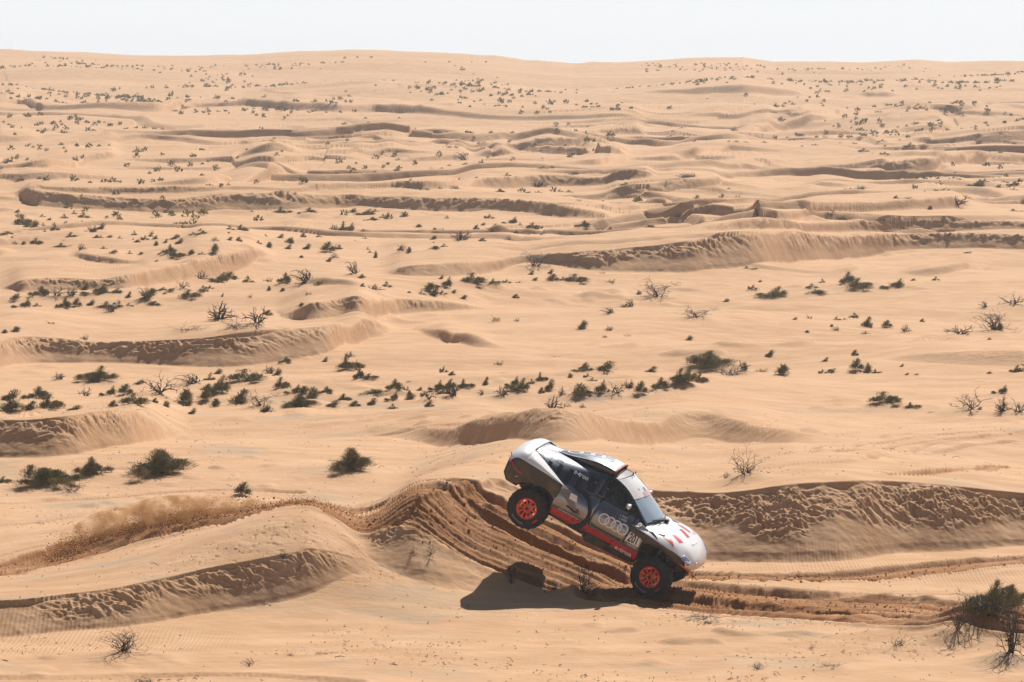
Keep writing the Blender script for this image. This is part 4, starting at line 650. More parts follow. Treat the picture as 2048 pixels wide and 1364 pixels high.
    hgt = maths('ADD', hgt, maths('MULTIPLY', gr.outputs['Fac'], 0.035))
    g3 = noise(0.45, 5, (0.5, 1, 1))
    hgt = maths('ADD', hgt, maths('MULTIPLY', g3.outputs['Fac'], 0.14))
    bp = n.new('ShaderNodeBump'); bp.inputs['Strength'].default_value = 0.8; bp.inputs['Distance'].default_value = 1.0
    l.new(hgt, bp.inputs['Height']); l.new(bp.outputs['Normal'], b.inputs['Normal'])
    return m

GROUND_FULL = True
SAND_A = (0.530, 0.316, 0.175, 1)
SAND_B = (0.475, 0.275, 0.143, 1)
SAND_C = (0.575, 0.357, 0.210, 1)
SAND_WET = (0.285, 0.118, 0.037, 1)
build_ground()
# ---------------------------------------------------------------- desert plants
rng = np.random.default_rng(7)
def leaf_mat(name, lo, hi):
    m = mat(name, lo, 0.75, spec=0.25)
    nt = m.node_tree; n = nt.nodes; l = nt.links; b = n['Principled BSDF']
    g = n.new('ShaderNodeNewGeometry'); r = n.new('ShaderNodeValToRGB')
    r.color_ramp.elements[0].color = (*lo, 1); r.color_ramp.elements[1].color = (*hi, 1)
    l.new(g.outputs['Random Per Island'], r.inputs['Fac']); l.new(r.outputs['Color'], b.inputs['Base Color'])
    return m
M_LEAF = leaf_mat('grey_green_leaf', (0.125, 0.115, 0.048), (0.38, 0.34, 0.15))
M_DRY = leaf_mat('dry_straw_leaf', (0.14, 0.11, 0.05), (0.30, 0.23, 0.11))
M_WOOD = leaf_mat('bleached_dead_wood', (0.030, 0.022, 0.018), (0.11, 0.08, 0.065))

def blades(n, spread, height, width, seed, clumps=7, lean=0.25, kind='g'):
    """tapered needle-like leaves on clumped arching stems, unit-size bush (radius 0.5, height 1)"""
    r = np.random.default_rng(seed)
    cx = r.normal(0, .27, clumps); cy = r.normal(0, .20, clumps)
    ch = r.uniform(.35, 1.0, clumps)*(1-1.1*np.minimum(np.hypot(cx, cy), .5)); ch[0] = 1.0; cx[0] *= .4
    cr = r.uniform(.14, .26, clumps)*spread
    if kind == 'y': cx *= .5; cy *= .5
    k = r.integers(0, clumps, n)
    th = r.uniform(0, 2*np.pi, n); ph = np.abs(r.normal(0, .62, n)).clip(0, 1.45)
    t = r.uniform(.15, 1, n)**.55
    dirx = np.sin(ph)*np.cos(th); diry = np.sin(ph)*np.sin(th); dirz = np.cos(ph)
    px = cx[k]+dirx*cr[k]*t*1.25 + lean*.25*(ch[k]*dirz*t)**2
    py = cy[k]+diry*cr[k]*t*1.25
    pz = ch[k]*dirz*t*.86
    ln = r.uniform(.07, .17, n)*(1 if kind == 'g' else 1.5)
    j = r.normal(0, .45 if kind == 'g' else .22, (n, 3))
    d = np.stack([dirx+lean*.6, diry, dirz+.55], 1)+j
    d /= np.linalg.norm(d, axis=1, keepdims=True)
    w = r.normal(0, 1, (n, 3)); w = np.cross(w, d); w /= np.linalg.norm(w, axis=1, keepdims=True)+1e-9
    wd = (width*r.uniform(.6, 1.4, n))[:, None]
    P = np.stack([px, py, np.maximum(pz, .0)], 1)
    A = P-w*wd*.5; B = P+w*wd*.5; C = P+d*ln[:, None]*.6+w*wd*.42; E = P+d*ln[:, None]; F_ = P+d*ln[:, None]*.6-w*wd*.42
    V = np.stack([A, B, C, E, F_], 1).reshape(-1, 3)
    i = np.arange(n)*5
    Q = np.stack([i, i+1, i+2, i+4], 1); T = np.stack([i+4, i+2, i+3], 1)
    return V, Q, T, (cx, cy, ch)

def tube(path, radii, sides=4):
    path = np.asarray(path); n = len(path); V = []; Q = []
    for i in range(n):
        t = path[min(i+1, n-1)]-path[max(i-1, 0)]; t = t/(np.linalg.norm(t)+1e-9)
        a = np.cross(t, [0.31, 0.2, 0.93]); a /= np.linalg.norm(a)+1e-9; b = np.cross(t, a)
        for s in range(sides):
            q = 2*np.pi*s/sides; V.append(path[i]+radii[i]*(np.cos(q)*a+np.sin(q)*b))
    for i in range(n-1):
        for s in range(sides):
            Q.append([i*sides+s, i*sides+(s+1) % sides, (i+1)*sides+(s+1) % sides, (i+1)*sides+s])
    return V, Q

def branches(seed, n0, height, rad, depth=3, spread=.9, droop=0.0, wander=.22, sides=4):
    r = np.random.default_rng(seed); V = []; Q = []
    def grow(p, d, ln, rr, lev):
        m = 5; path = [p]; 
        for i in range(m):
            d = d+r.normal(0, wander, 3); d[2] -= droop*.12*(i); d /= np.linalg.norm(d)
            q = path[-1]+d*ln/m; q[2] = max(q[2], rr*.6); path.append(q)
        v, q = tube(path, np.linspace(rr, rr*.45, m+1), sides); off = len(V)
        V.extend(v); Q.extend([[a+off for a in f] for f in q])
        if lev > 0:
            for _ in range(r.integers(2, 4)):
                i = r.integers(2, m+1); nd = d+r.normal(0, .55, 3); nd[2] = nd[2]*.8+.15-droop*.2; nd /= np.linalg.norm(nd)
                grow(path[i].copy(), nd, ln*r.uniform(.5, .8), rr*.58, lev-1)
    for i in range(n0):
        th = r.uniform(0, 2*np.pi); s = spread*r.uniform(.3, 1)
        d = np.array([math.cos(th)*s, math.sin(th)*s*.8, 1.0]); d /= np.linalg.norm(d)
        grow(np.array([r.normal(0, .07), r.normal(0, .07), -.03]), d, height*r.uniform(.4, .7), rad*r.uniform(.7, 1.2), depth)
    V = np.array(V); Q = np.array(Q)
    return V, Q

def norm_unit(V):
    """fit to width 1 and height 1, base at the origin"""
    lo = np.percentile(V, 1.0, axis=0); hi = np.percentile(V, 99.0, axis=0)
    V = V.copy(); V[:, 0] = (V[:, 0]-(lo[0]+hi[0])/2)/(hi[0]-lo[0]); V[:, 1] = (V[:, 1]-(lo[1]+hi[1])/2)/(hi[0]-lo[0]); V[:, 2] = V[:, 2]/hi[2]
    return V

GREEN = {'big': [], 'mid': [], 'small': []}
for tier, (n, wd, cnt, cl) in {'big': (7500, .0095, 4, 13), 'mid': (2200, .017, 6, 8), 'small': (420, .045, 5, 5)}.items():
    for k in range(cnt):
        V, Q, T, _ = blades(n, 1.1, 1, wd, 100+k*7+n, cl, lean=.25+.1*k)
        V = norm_unit(V)
        me = np_mesh('shrub_foliage', V, Q, T, smooth=False); me.materials.append(M_LEAF); me.materials.append(M_DRY)
        dry = np.repeat(np.random.default_rng(k).random(n) < .30, 1).astype(np.int32)
        me.polygons.foreach_set('material_index', np.concatenate([dry, dry]))
        Vb, Qb = branches(300+k, 7 if tier == 'big' else 5, .9, .016, 1 if tier != 'big' else 2, .9)
        Vb = norm_unit(Vb); Vb[:, 2] *= .72; Vb[:, :2] *= .8
        ms = np_mesh('shrub_stem', Vb, Qb); ms.materials.append(M_WOOD)
        GREEN[tier].append((me, ms))
TUFT = []
for k in range(5):
    V, Q, T, _ = blades(650, .95, 1, .022, 500+k, 4, lean=.5, kind='y'); V = norm_unit(V)
    me = np_mesh('tuft_blades', V, Q, T, smooth=False); me.materials.append(M_DRY); me.materials.append(M_LEAF)
    gi = (np.random.default_rng(k+50).random(650) < .38).astype(np.int32); me.polygons.foreach_set('material_index', np.concatenate([gi, gi]))
    Vb, Qb = branches(560+k, 4, .9, .014, 1, .6); Vb = norm_unit(Vb); Vb[:, 2] *= .8; Vb[:, :2] *= .7
    ms = np_mesh('tuft_stem', Vb, Qb); ms.materials.append(M_WOOD)
    TUFT.append((me, ms))
DEAD = []; DEADT = []
for k in range(9):
    V, Q = branches(700+k, [12, 9, 14, 7, 16, 10, 8, 11, 13][k], 1.0, .019, 3 if k % 3 else 3, [.9, 1.3, .7, .5, 1.2, 1.6, .8, 1.0, 1.4][k], wander=.26)
    V = norm_unit(V)
    me = np_mesh('dead_branches', V, Q); me.materials.append(M_WOOD); DEAD.append(me)
for k in range(6):
    V, Q = branches(760+k, [9, 12, 8, 11, 14, 10][k], 1.0, .042, 2, [.9, 1.3, .6, 1.2, .8, 1.5][k], wander=.26)
    me = np_mesh('dead_branches', norm_unit(V), Q); me.materials.append(M_WOOD); DEADT.append(me)

def sector(u):
    px = 1024+u*7000
    return 'far left' if px < 340 else 'left of centre' if px < 800 else 'centre' if px < 1300 else 'right of centre' if px < 1720 else 'far right'
def belt(y):
    return ('on foreground sand' if y < 76.2 else 'by the jump ramp' if y < 81 else 'beyond the near dune crest' if y < 93 else
            'in belt behind car roof' if y < 118 else 'below second slip face' if y < 138 else 'above left slip face' if y < 160 else
            'in middle distance' if y < 190 else 'in flat below long ridge' if y < 232 else
            'between distant crests' if y < 300 else 'near farthest crests')
KINDN = {'g': ('green_shrub', 'shrub', 'green shrub'), 'y': ('dry_grass_tuft', 'grass tuft', 'dry grass tuft'), 'd': ('dead_bush', 'dead bush', 'bare dead bush')}
def build_plants():
    n_g = 0
    P = [dict(k=k, x=x, y=y, w=w, h=h, i=i) for i, (k, x, y, w, h) in enumerate(PLANTS)]
    zs = ground(np.array([p['x']/p['y'] for p in P]), np.array([p['y'] for p in P]))
    cells = {}
    for p, z in zip(P, zs):
        p['z'] = float(z); cells.setdefault((p['k'], belt(p['y']), sector(p['x']/p['y']), ''), []).append(p)
    for key in list(cells):
        ps = cells[key]
        if len(ps) > 11:          # a crowded patch: tell its nearer half from its farther half
            ps = sorted(cells.pop(key), key=lambda p: p['y']); h = len(ps)//2
            cells[key[:3]+('nearer ',)] = ps[:h]; cells[key[:3]+('farther ',)] = ps[h:]
    ORD = 'first second third fourth fifth sixth seventh eighth ninth tenth eleventh twelfth thirteenth fourteenth fifteenth sixteenth seventeenth eighteenth'.split()
    for (k, bl, sc, half), ps in cells.items():
        ps.sort(key=lambda p: p['x']/p['y'])
        for j, p in enumerate(ps):
            nm, cat, desc = KINDN[k]
            ar = p['w']/max(p['h'], .05)
            shape = 'low' if ar > 3.2 else 'wide' if ar > 2 else 'tall' if ar < 1.05 else 'rounded'
            if k == 'd': shape = 'flattened' if ar > 3.2 else 'wide' if ar > 1.8 else 'upright' if ar < 1.1 else 'tangled'
            if len(ps) == 1: p['label'] = '%s %s alone %s, %s' % (shape, desc, bl, sc)
            else: p['label'] = '%s %s, %s%s from left %s, %s' % (shape, desc, half, ORD[j], bl, sc)
    for p in P:
        k = p['k']; D = p['y']; pxw = p['w']*7000/D*.5
        nm, cat, desc = KINDN[k]
        i = p['i']; s = Vector((p['w']*(1.15 if k == 'g' else 1), p['w'], p['h']*(.86 if k == 'g' else 1)))
        flip = -1 if (i*7) % 3 == 0 else 1
        rz = ((i*2.399) % 1.2)-.6 + (math.pi if flip < 0 and k == 'd' else 0)
        root = bpy.data.objects.new(nm, None); COL.objects.link(root)
        root.empty_display_size = .2
        root.location = (p['x'], D, p['z']-0.03*min(3, D/80)); root.rotation_euler = (0, 0, rz)
        root.scale = s
        grp = None
        tag(root, p['label'], cat, grp or {'g': 'green shrubs dotted over the dunes', 'y': 'dry grass tufts among the shrubs', 'd': 'bare dead bushes on the sand'}[k])
        if k == 'g':
            tier = 'big' if pxw > 32 else 'mid' if pxw > 11 else 'small'
            me, ms = GREEN[tier][i % len(GREEN[tier])]
            link('foliage', me, root); link('stem', ms, root)
        elif k == 'y':
            me, ms = TUFT[i % len(TUFT)]
            link('blades', me, root); link('stem', ms, root)
        else:
            link('branches', DEADT[i % len(DEADT)] if pxw < 34 and D > 100 else DEAD[i % len(DEAD)], root)
build_plants()

def far_scrub():
    """the speckle of tiny shrubs on the far hillside, too many and too small to count"""
    r = np.random.default_rng(11)
    n = 16000
    u = r.uniform(-.2, .2, n); D = 225+445*r.random(n)**0.8
    x = u*D
    dm = fbm(x/38.0, D/45.0, 201, 2)+0.35*gnoise(x/9, D/12, 205)
    wgt = np.clip((dm+0.10)*1.4, 0, 1)*np.where(D > 455, 1.0, np.where(D > 375, 1.0, .30))
    keep = r.random(n) < wgt*.85
    u = u[keep]; D = D[keep]
    mk = {}
    z = ground(u, D, mk)
    ok = mk['face'] < .05
    u = u[ok]; D = D[ok]; z = z[ok]; n = len(u)
    V = []; Q = []
    m = 26
    for i in range(n):
        w = r.uniform(.26, .70)*(1.6 if r.random() < .05 and D[i] < 600 else 1)*(.8 if D[i] > 560 else 1); h = w*r.uniform(.4, .8)
        a = r.normal(0, 1, (m, 3)); a /= np.linalg.norm(a, axis=1, keepdims=True); a[:, 2] = np.abs(a[:, 2])
        c = a*np.array([w*.5, w*.5, h])*r.uniform(.3, 1, (m, 1))
        d = a+r.normal(0, .5, (m, 3)); d[:, 2] += .5; d /= np.linalg.norm(d, axis=1, keepdims=True)
        t = np.cross(d, r.normal(0, 1, (m, 3))); t /= np.linalg.norm(t, axis=1, keepdims=True)
        base = c+np.array([u[i]*D[i], D[i], z[i]])
        q = np.stack([base-t*w*.10, base+t*w*.10, base+t*w*.06+d*w*.32, base-t*w*.06+d*w*.32], 1)
        V.append(q.reshape(-1, 3))
    V = np.concatenate(V); Q = np.arange(len(V)).reshape(-1, 4)
    me = np_mesh('far_scrub', V, Q, smooth=False); me.materials.append(M_LEAF)
    o = link('far_scrub', me)
    tag(o, 'speckle of tiny dark shrubs over the far sandy hillside', 'scrub', kind='stuff')
far_scrub()

def sand_litter():
    """dead twig bits lying about on the near sand"""
    r = np.random.default_rng(23)
    n = 5200
    u = r.uniform(-.17, .17, n); D = 66+50*r.random(n)**1.6
    x = u*D
    w = np.clip(fbm(x/4.5, D/3.0, 91, 2)+.10, 0, 1)*1.6+.06
    k = r.random(n) < w; u = u[k]; D = D[k]
    mk = {}; z = ground(u, D, mk)
    k = (mk['face'] < .1) & (mk['dist'] < .1); u = u[k]; D = D[k]; z = z[k]
    V = []; Q = []
    for i in range(len(u)):
        L = r.uniform(.02, .09)*(2.5 if r.random() < .05 else 1); th = r.uniform(0, np.pi)
        p0 = np.array([u[i]*D[i], D[i], z[i]+.004]); d = np.array([math.cos(th), math.sin(th), r.uniform(.0, .5)])
        p1 = p0+d*L*.5+np.array([0, 0, r.uniform(0, .02)]); p2 = p0+d*L*np.array([1, 1, .5])
        rr = r.uniform(.003, .009)
        v, q = tube([p0, p1, p2], [rr, rr, rr*.5], 3); o_ = len(V); V.extend(v); Q.extend([[a+o_ for a in f] for f in q])
    me = np_mesh('twig_litter', np.array(V), np.array(Q)); me.materials.append(M_WOOD)
    tag(link('twig_litter', me), 'tiny dead twig bits strewn over the near sand', 'litter', kind='stuff')
sand_litter()
CAR_T = (1.8199, 78.1556, 0.8240)
CAR_R = (-0.25079, 0.46835, 0.03758)   # yaw, pitch, roll
# ---------------------------------------------------------------- the rally car (x forward, y to its left, z up; metres)
CP = {
 'white': mat('white_body_paint', (0.88, 0.88, 0.89), 0.28, 0.0, coat=0.6),
 'silver': mat('silver_metallic_paint', (0.25, 0.255, 0.275), 0.20, 0.92, coat=0.3),
 'navy': mat('dark_blue_grey_wrap', (0.050, 0.066, 0.105), 0.38, 0.45, coat=0.4),
 'carbon': mat('dusty_carbon_panel', (0.045, 0.038, 0.032), 0.38, 0.35, coat=0.2),
 'black': mat('matt_black_plastic', (0.012, 0.012, 0.013), 0.55),
 'gloss': mat('gloss_black_panel', (0.012, 0.013, 0.018), 0.12, coat=0.6),
 'red': mat('red_livery', (0.66, 0.010, 0.014), 0.35, coat=0.3),
 'rimred': mat('orange_red_wheel_paint', (0.88, 0.070, 0.012), 0.38, coat=0.2),
 'rubber': noisy(mat('tyre_rubber', (0.016, 0.015, 0.014), 0.75), 9.0, (0.011, 0.0105, 0.010), (0.030, 0.026, 0.022)),
 'steel': mat('bare_metal', (0.55, 0.55, 0.56), 0.3, 1.0),
 'dark': mat('dark_metal', (0.05, 0.05, 0.05), 0.45, 0.8),
 'decal': mat('white_lettering', (0.82, 0.82, 0.83), 0.4),
 'ring': mat('pale_rose_rings', (0.92, 0.84, 0.82), 0.4),
 'greydecal': mat('grey_lettering', (0.28, 0.28, 0.30), 0.5),
 'inkblack': mat('black_digits', (0.01, 0.01, 0.01), 0.5),
 'purple': mat('purple_sticker', (0.16, 0.10, 0.30), 0.4),
 'blue': mat('blue_sticker', (0.10, 0.22, 0.60), 0.4),
 'pink': mat('faded_pink_decal', (0.70, 0.42, 0.44), 0.4),
 'taupe': mat('taupe_camouflage_wrap', (0.20, 0.17, 0.155), 0.4, 0.3),
 'orange': mat('orange_marker', (0.75, 0.15, 0.03), 0.5),
 'green': mat('green_tab', (0.25, 0.65, 0.25), 0.4),
}
def dusty(m, amount=.35):
    nt = m.node_tree; n = nt.nodes; l = nt.links; b = n['Principled BSDF']
    tc = n.new('ShaderNodeTexCoord'); t = n.new('ShaderNodeTexNoise'); t.inputs['Scale'].default_value = 3.2; t.inputs['Detail'].default_value = 7; t.inputs['Roughness'].default_value = .7
    l.new(tc.outputs['Object'], t.inputs['Vector']); s = n.new('ShaderNodeSeparateXYZ'); l.new(tc.outputs['Object'], s.inputs[0])
    lo = n.new('ShaderNodeMapRange'); lo.inputs['From Min'].default_value = 1.35; lo.inputs['From Max'].default_value = .6; lo.inputs['To Min'].default_value = .12; l.new(s.outputs['Z'], lo.inputs['Value'])
    r = n.new('ShaderNodeMapRange'); r.inputs['From Min'].default_value = .40; r.inputs['From Max'].default_value = .75; l.new(t.outputs['Fac'], r.inputs['Value'])
    mu = n.new('ShaderNodeMath'); mu.operation = 'MULTIPLY'; l.new(lo.outputs['Result'], mu.inputs[0]); l.new(r.outputs['Result'], mu.inputs[1])
    m2 = n.new('ShaderNodeMath'); m2.operation = 'MULTIPLY'; l.new(mu.outputs[0], m2.inputs[0]); m2.inputs[1].default_value = amount; m2.use_clamp = True
    mx = n.new('ShaderNodeMix'); mx.data_type = 'RGBA'; l.new(m2.outputs[0], mx.inputs[0]); mx.inputs[6].default_value = b.inputs['Base Color'].default_value[:]; mx.inputs[7].default_value = (.42, .28, .17, 1)
    l.new(mx.outputs[2], b.inputs['Base Color'])
    ad = n.new('ShaderNodeMath'); ad.operation = 'ADD'; l.new(m2.outputs[0], ad.inputs[0]); ad.inputs[1].default_value = b.inputs['Roughness'].default_value; l.new(ad.outputs[0], b.inputs['Roughness'])
for k_, a_ in (('silver', .5), ('carbon', .8), ('black', .5), ('navy', .35), ('white', .25)): dusty(CP[k_], a_)
# stripes of the red sill: thin black diagonal lines in the paint itself
m = mat('red_striped_sill', (0.62, 0.02, 0.015), 0.35, coat=0.3); nt = m.node_tree
tcn = nt.nodes.new('ShaderNodeTexCoord'); wv = nt.nodes.new('ShaderNodeTexWave'); mpn = nt.nodes.new('ShaderNodeMapping')
mpn.inputs['Rotation'].default_value = (0, R(28), 0)
wv.inputs['Scale'].default_value = 11.5; wv.wave_profile = 'SAW'; wv.bands_direction = 'X'
rmp = nt.nodes.new('ShaderNodeValToRGB'); rmp.color_ramp.interpolation = 'CONSTANT'
rmp.color_ramp.elements[0].color = (0.02, 0.01, 0.01, 1); rmp.color_ramp.elements[1].position = 0.38; rmp.color_ramp.elements[1].color = (0.85, 0.030, 0.018, 1)
nt.links.new(tcn.outputs['Object'], mpn.inputs['Vector']); nt.links.new(mpn.outputs[0], wv.inputs['Vector']); nt.links.new(wv.outputs['Fac'], rmp.inputs['Fac'])
nt.links.new(rmp.outputs['Color'], nt.nodes['Principled BSDF'].inputs['Base Color']); CP['sill'] = m
glass = mat('windscreen_glass_painted_sky', (0.80, 0.88, 0.92), 0.03, spec=0.6); nt = glass.node_tree
b_ = nt.nodes['Principled BSDF']; b_.inputs['Coat Weight'].default_value = 0.8; b_.inputs['Alpha'].default_value = 0.78; b_.inputs['Base Color'].default_value = (0.50, 0.62, 0.76, 1); b_.inputs['IOR'].default_value = 1.8  # pale blue base colour stands in for bright sky reflected on the windscreen
sg = mat('smoked_side_glass', (0.02, 0.025, 0.03), 0.05, spec=0.6); sg.node_tree.nodes['Principled BSDF'].inputs['Alpha'].default_value = 0.60

car = bpy.data.objects.new('rally_car', None); COL.objects.link(car)
car.location = CAR_T; car.rotation_euler = Euler((CAR_R[2], CAR_R[1], CAR_R[0]), 'XYZ')
tag(car, 'silver, black and red off-road race car nosing down a dune, rear wheels airborne', 'race car')

def catmull(P, n):
    P = np.asarray(P, float); m_ = len(P)
    if m_ == 2: t = np.linspace(0, 1, n)[:, None]; sh = (1,)*(P.ndim-1); t = t.reshape(n, *sh); return P[0]*(1-t)+P[1]*t
    E_ = np.concatenate([[2*P[0]-P[1]], P, [2*P[-1]-P[-2]]])
    out = []
    for s in np.linspace(0, m_-1, n):
        i = min(int(s), m_-2); t = s-i; a, b, c, d = E_[i], E_[i+1], E_[i+2], E_[i+3]
        out.append(.5*((2*b)+(-a+c)*t+(2*a-5*b+4*c-d)*t*t+(-a+3*b-3*c+d)*t**3))
    return np.array(out)

def grid_mesh(name, rows, nu=24, nv=24, mats=None, flip=False):
    """rows[i][j] control points -> smooth dense sheet"""
    G_ = catmull(np.asarray(rows, float), nu)
    G_ = np.swapaxes(catmull(np.swapaxes(G_, 0, 1), nv), 0, 1)
    V = G_.reshape(-1, 3); idx = np.arange(nu*nv).reshape(nu, nv)
    q = np.stack([idx[:-1, :-1], idx[1:, :-1], idx[1:, 1:], idx[:-1, 1:]], -1).reshape(-1, 4)
    if flip: q = q[:, ::-1]
    me = np_mesh(name, V, q)
    for k in (mats or []): me.materials.append(k)
    return me

def outward(me, ref):
    """make the faces point away from a reference point"""
    s = sum((p.center-Vector(ref)).dot(p.normal)*p.area for p in me.polygons)
    if s < 0: me.flip_normals()
    return me

def panel(name, rows, material, parent=car, thick=0.012, nu=24, nv=24, both=True, ref=(0, 0, .9)):
    """right-hand panel from (x, w, z) controls with w measured outwards; mirrored as a second part"""
    objs = []
    for sgn in ((-1, 1) if both else (-1,)):
        r = [[(p[0], sgn*p[1], p[2]) for p in row] for row in rows]
        me = outward(grid_mesh(name, r, nu, nv, [material]), ref)
        o = link(name, me, parent)
        md = o.modifiers.new('thickness', 'SOLIDIFY'); md.thickness = thick; md.offset = -1
        objs.append(o)
    return objs

def sym_panel(name, rows, material, parent=car, thick=0.012, nu=30, nv=41, ref=(0, 0, .9)):
    r = [[(p[0], -p[1], p[2]) for p in row[::-1]] + [(p[0], p[1], p[2]) for p in row[1:]] for row in rows]
    me = outward(grid_mesh(name, r, nu, nv, [material]), ref)
    o = link(name, me, parent)
    md = o.modifiers.new('thickness', 'SOLIDIFY'); md.thickness = thick; md.offset = -1
    return o

def bm_obj(name, bm, material, parent=car, smooth=True, loc=None):
    me = bpy.data.meshes.new(name)
    bmesh.ops.recalc_face_normals(bm, faces=bm.faces)
    bm.to_mesh(me); bm.free()
    if smooth:
        for p in me.polygons: p.use_smooth = True
    if not isinstance(material, (list, tuple)): material = [material]
    for k in material: me.materials.append(k)
    return link(name, me, parent, loc)

def bm_tube(bm, pts, r, sides=8, cap=True):
    v, q = tube(np.array(pts, float), [r]*len(pts) if np.isscalar(r) else r, sides)
    vs = [bm.verts.new(p) for p in v]
    for f in q: bm.faces.new([vs[i] for i in f])
    if cap:
        bm.faces.new(vs[:sides][::-1]); bm.faces.new(vs[-sides:])

def bm_box(bm, x0, x1, y0, y1, z0, z1, bev=0.01):
    g = bmesh.ops.create_cube(bm, size=1)
    for v in g['verts']:
        v.co = Vector(((x0+x1)/2+v.co.x*(x1-x0), (y0+y1)/2+v.co.y*(y1-y0), (z0+z1)/2+v.co.z*(z1-z0)))
    if bev: bmesh.ops.bevel(bm, geom=[e for e in bm.edges if all(v in g['verts'] for v in e.verts)], offset=bev, segments=2, affect='EDGES')

# ---- projected lettering and markings
def bvh_of(objs):
    V = []; F_ = []
    for o in objs:
        n0 = len(V); V += [v.co.copy() for v in o.data.vertices]; F_ += [[i+n0 for i in p.vertices] for p in o.data.polygons]
    return BVHTree.FromPolygons(V, F_)

def text_bm(s, size=1.0, shear=0.0, weight=0.0, sx=1.0, align='CENTER', spacing=1.0):
    cu = bpy.data.curves.new('lettering', 'FONT'); cu.body = s; cu.size = size; cu.shear = shear; cu.offset = weight
    cu.align_x = align; cu.align_y = 'CENTER'; cu.resolution_u = 3; cu.space_character = spacing
    o = bpy.data.objects.new('tmp', cu); COL.objects.link(o)
    dg = bpy.context.evaluated_depsgraph_get(); me = bpy.data.meshes.new_from_object(o.evaluated_get(dg))
    bpy.data.objects.remove(o); bpy.data.curves.remove(cu)
    bm = bmesh.new(); bm.from_mesh(me); bpy.data.meshes.remove(me)
    for v in bm.verts: v.co.x *= sx
    return bm

def poly_bm(pts):
    bm = bmesh.new(); bm.faces.new([bm.verts.new((p[0], p[1], 0)) for p in pts]); return bm

def ring_bm(cs, r, w):
    bm = bmesh.new()
    for (cx, cy) in cs:
        n = 40; a = [bm.verts.new((cx+(r-w)*math.cos(6.28319*i/n), cy+(r-w)*math.sin(6.28319*i/n), 0)) for i in range(n)]
        b = [bm.verts.new((cx+r*math.cos(6.28319*i/n), cy+r*math.sin(6.28319*i/n), 0)) for i in range(n)]
        for i in range(n): bm.faces.new([a[i], b[i], b[(i+1) % n], a[(i+1) % n]])
    return bm

def decal(name, bm, origin, ux, uy, dirn, bvh, material, parent=car, off=0.004, maxlen=0.05):
    ux = Vector(ux); uy = Vector(uy); dirn = Vector(dirn).normalized(); o0 = Vector(origin)
    bmesh.ops.triangulate(bm, faces=bm.faces)
    for _ in range(5):
        es = [e for e in bm.edges if e.calc_length() > maxlen]
        if not es: break
        bmesh.ops.subdivide_edges(bm, edges=es, cuts=1); bmesh.ops.triangulate(bm, faces=bm.faces)
    bad = []
    for v in bm.verts:
        p = o0+ux*v.co.x+uy*v.co.y
        h = bvh.ray_cast(p, dirn)
        if h[0] is None: bad.append(v); continue
        nn = h[1] if h[1].dot(dirn) < 0 else -h[1]
        v.co = h[0]+nn*off
    if bad: bmesh.ops.delete(bm, geom=bad, context='VERTS')
    me = bpy.data.meshes.new(name); bm.to_mesh(me); bm.free(); me.materials.append(material)
    for p in me.polygons: p.use_smooth = True
    return link(name, me, parent)

# ---- hull under the panels
def loft(name, secs, material, parent=car):
    """closed body through rectangular-ish rounded sections (x, half width, z0, z1)"""
    bm = bmesh.new(); rings = []
    for (x, w, z0, z1) in secs:
        r = min(w, (z1-z0)/2)*.35; ring = []
        for (cx, cz, a0) in ((w-r, z1-r, 0), (-w+r, z1-r, 90), (-w+r, z0+r, 180), (w-r, z0+r, 270)):
            for k in range(4):
                a = math.radians(a0+30*k); ring.append(bm.verts.new((x, cx+r*math.cos(a), cz+r*math.sin(a))))
        rings.append(ring)
    for a, b in zip(rings[:-1], rings[1:]):
        n = len(a)
        for i in range(n): bm.faces.new([a[i], a[(i+1) % n], b[(i+1) % n], b[i]])
    bm.faces.new(rings[0]); bm.faces.new(rings[-1][::-1])
    return bm_obj(name, bm, material, parent)
loft('chassis', [(-2.30, .72, .90, 1.22), (-2.05, .62, .66, 1.30), (-1.2, .66, .50, 1.28), (-1.12, .93, .50, 1.22), (-.5, .96, .47, 1.22), (.5, .96, .46, 1.2),
                 (1.0, .93, .48, 1.18), (1.06, .60, .52, 1.2), (1.9, .56, .66, 1.16), (2.18, .60, .84, 1.02)], CP['black'])
loft('skid_plate', [(-.30, .70, .40, .46), (-.16, .95, .40, .60), (.9, .99, .46, .62), (1.04, .90, .50, .60)], CP['black'])

# ---- outer panels (x, half width, z)
hood = sym_panel('hood', [
 [(1.10, 0, 1.44), (1.05, .35, 1.43), (.93, .70, 1.37), (.78, .95, 1.325), (.62, 1.10, 1.29)],
 [(1.35, 0, 1.44), (1.35, .35, 1.435), (1.30, .70, 1.40), (1.25, .95, 1.33), (1.20, 1.12, 1.25)],
 [(1.65, 0, 1.41), (1.65, .35, 1.41), (1.62, .70, 1.40), (1.60, .95, 1.33), (1.57, 1.12, 1.215)],
 [(1.95, 0, 1.34), (1.95, .35, 1.34), (1.92, .70, 1.33), (1.88, .93, 1.27), (1.86, 1.09, 1.185)],
 [(2.15, 0, 1.24), (2.14, .35, 1.235), (2.10, .68, 1.22), (2.05, .88, 1.18), (2.02, 1.03, 1.14)],
 [(2.28, 0, 1.10), (2.27, .35, 1.10), (2.22, .65, 1.09), (2.15, .86, 1.075), (2.09, 1.0, 1.07)],
 [(2.33, 0, .96), (2.32, .33, .96), (2.26, .62, .96), (2.18, .84, .98), (2.11, .98, 1.01)],
 [(2.26, 0, .87), (2.25, .33, .87), (2.19, .62, .88), (2.12, .82, .91), (2.07, .95, .96)]], CP['white'])
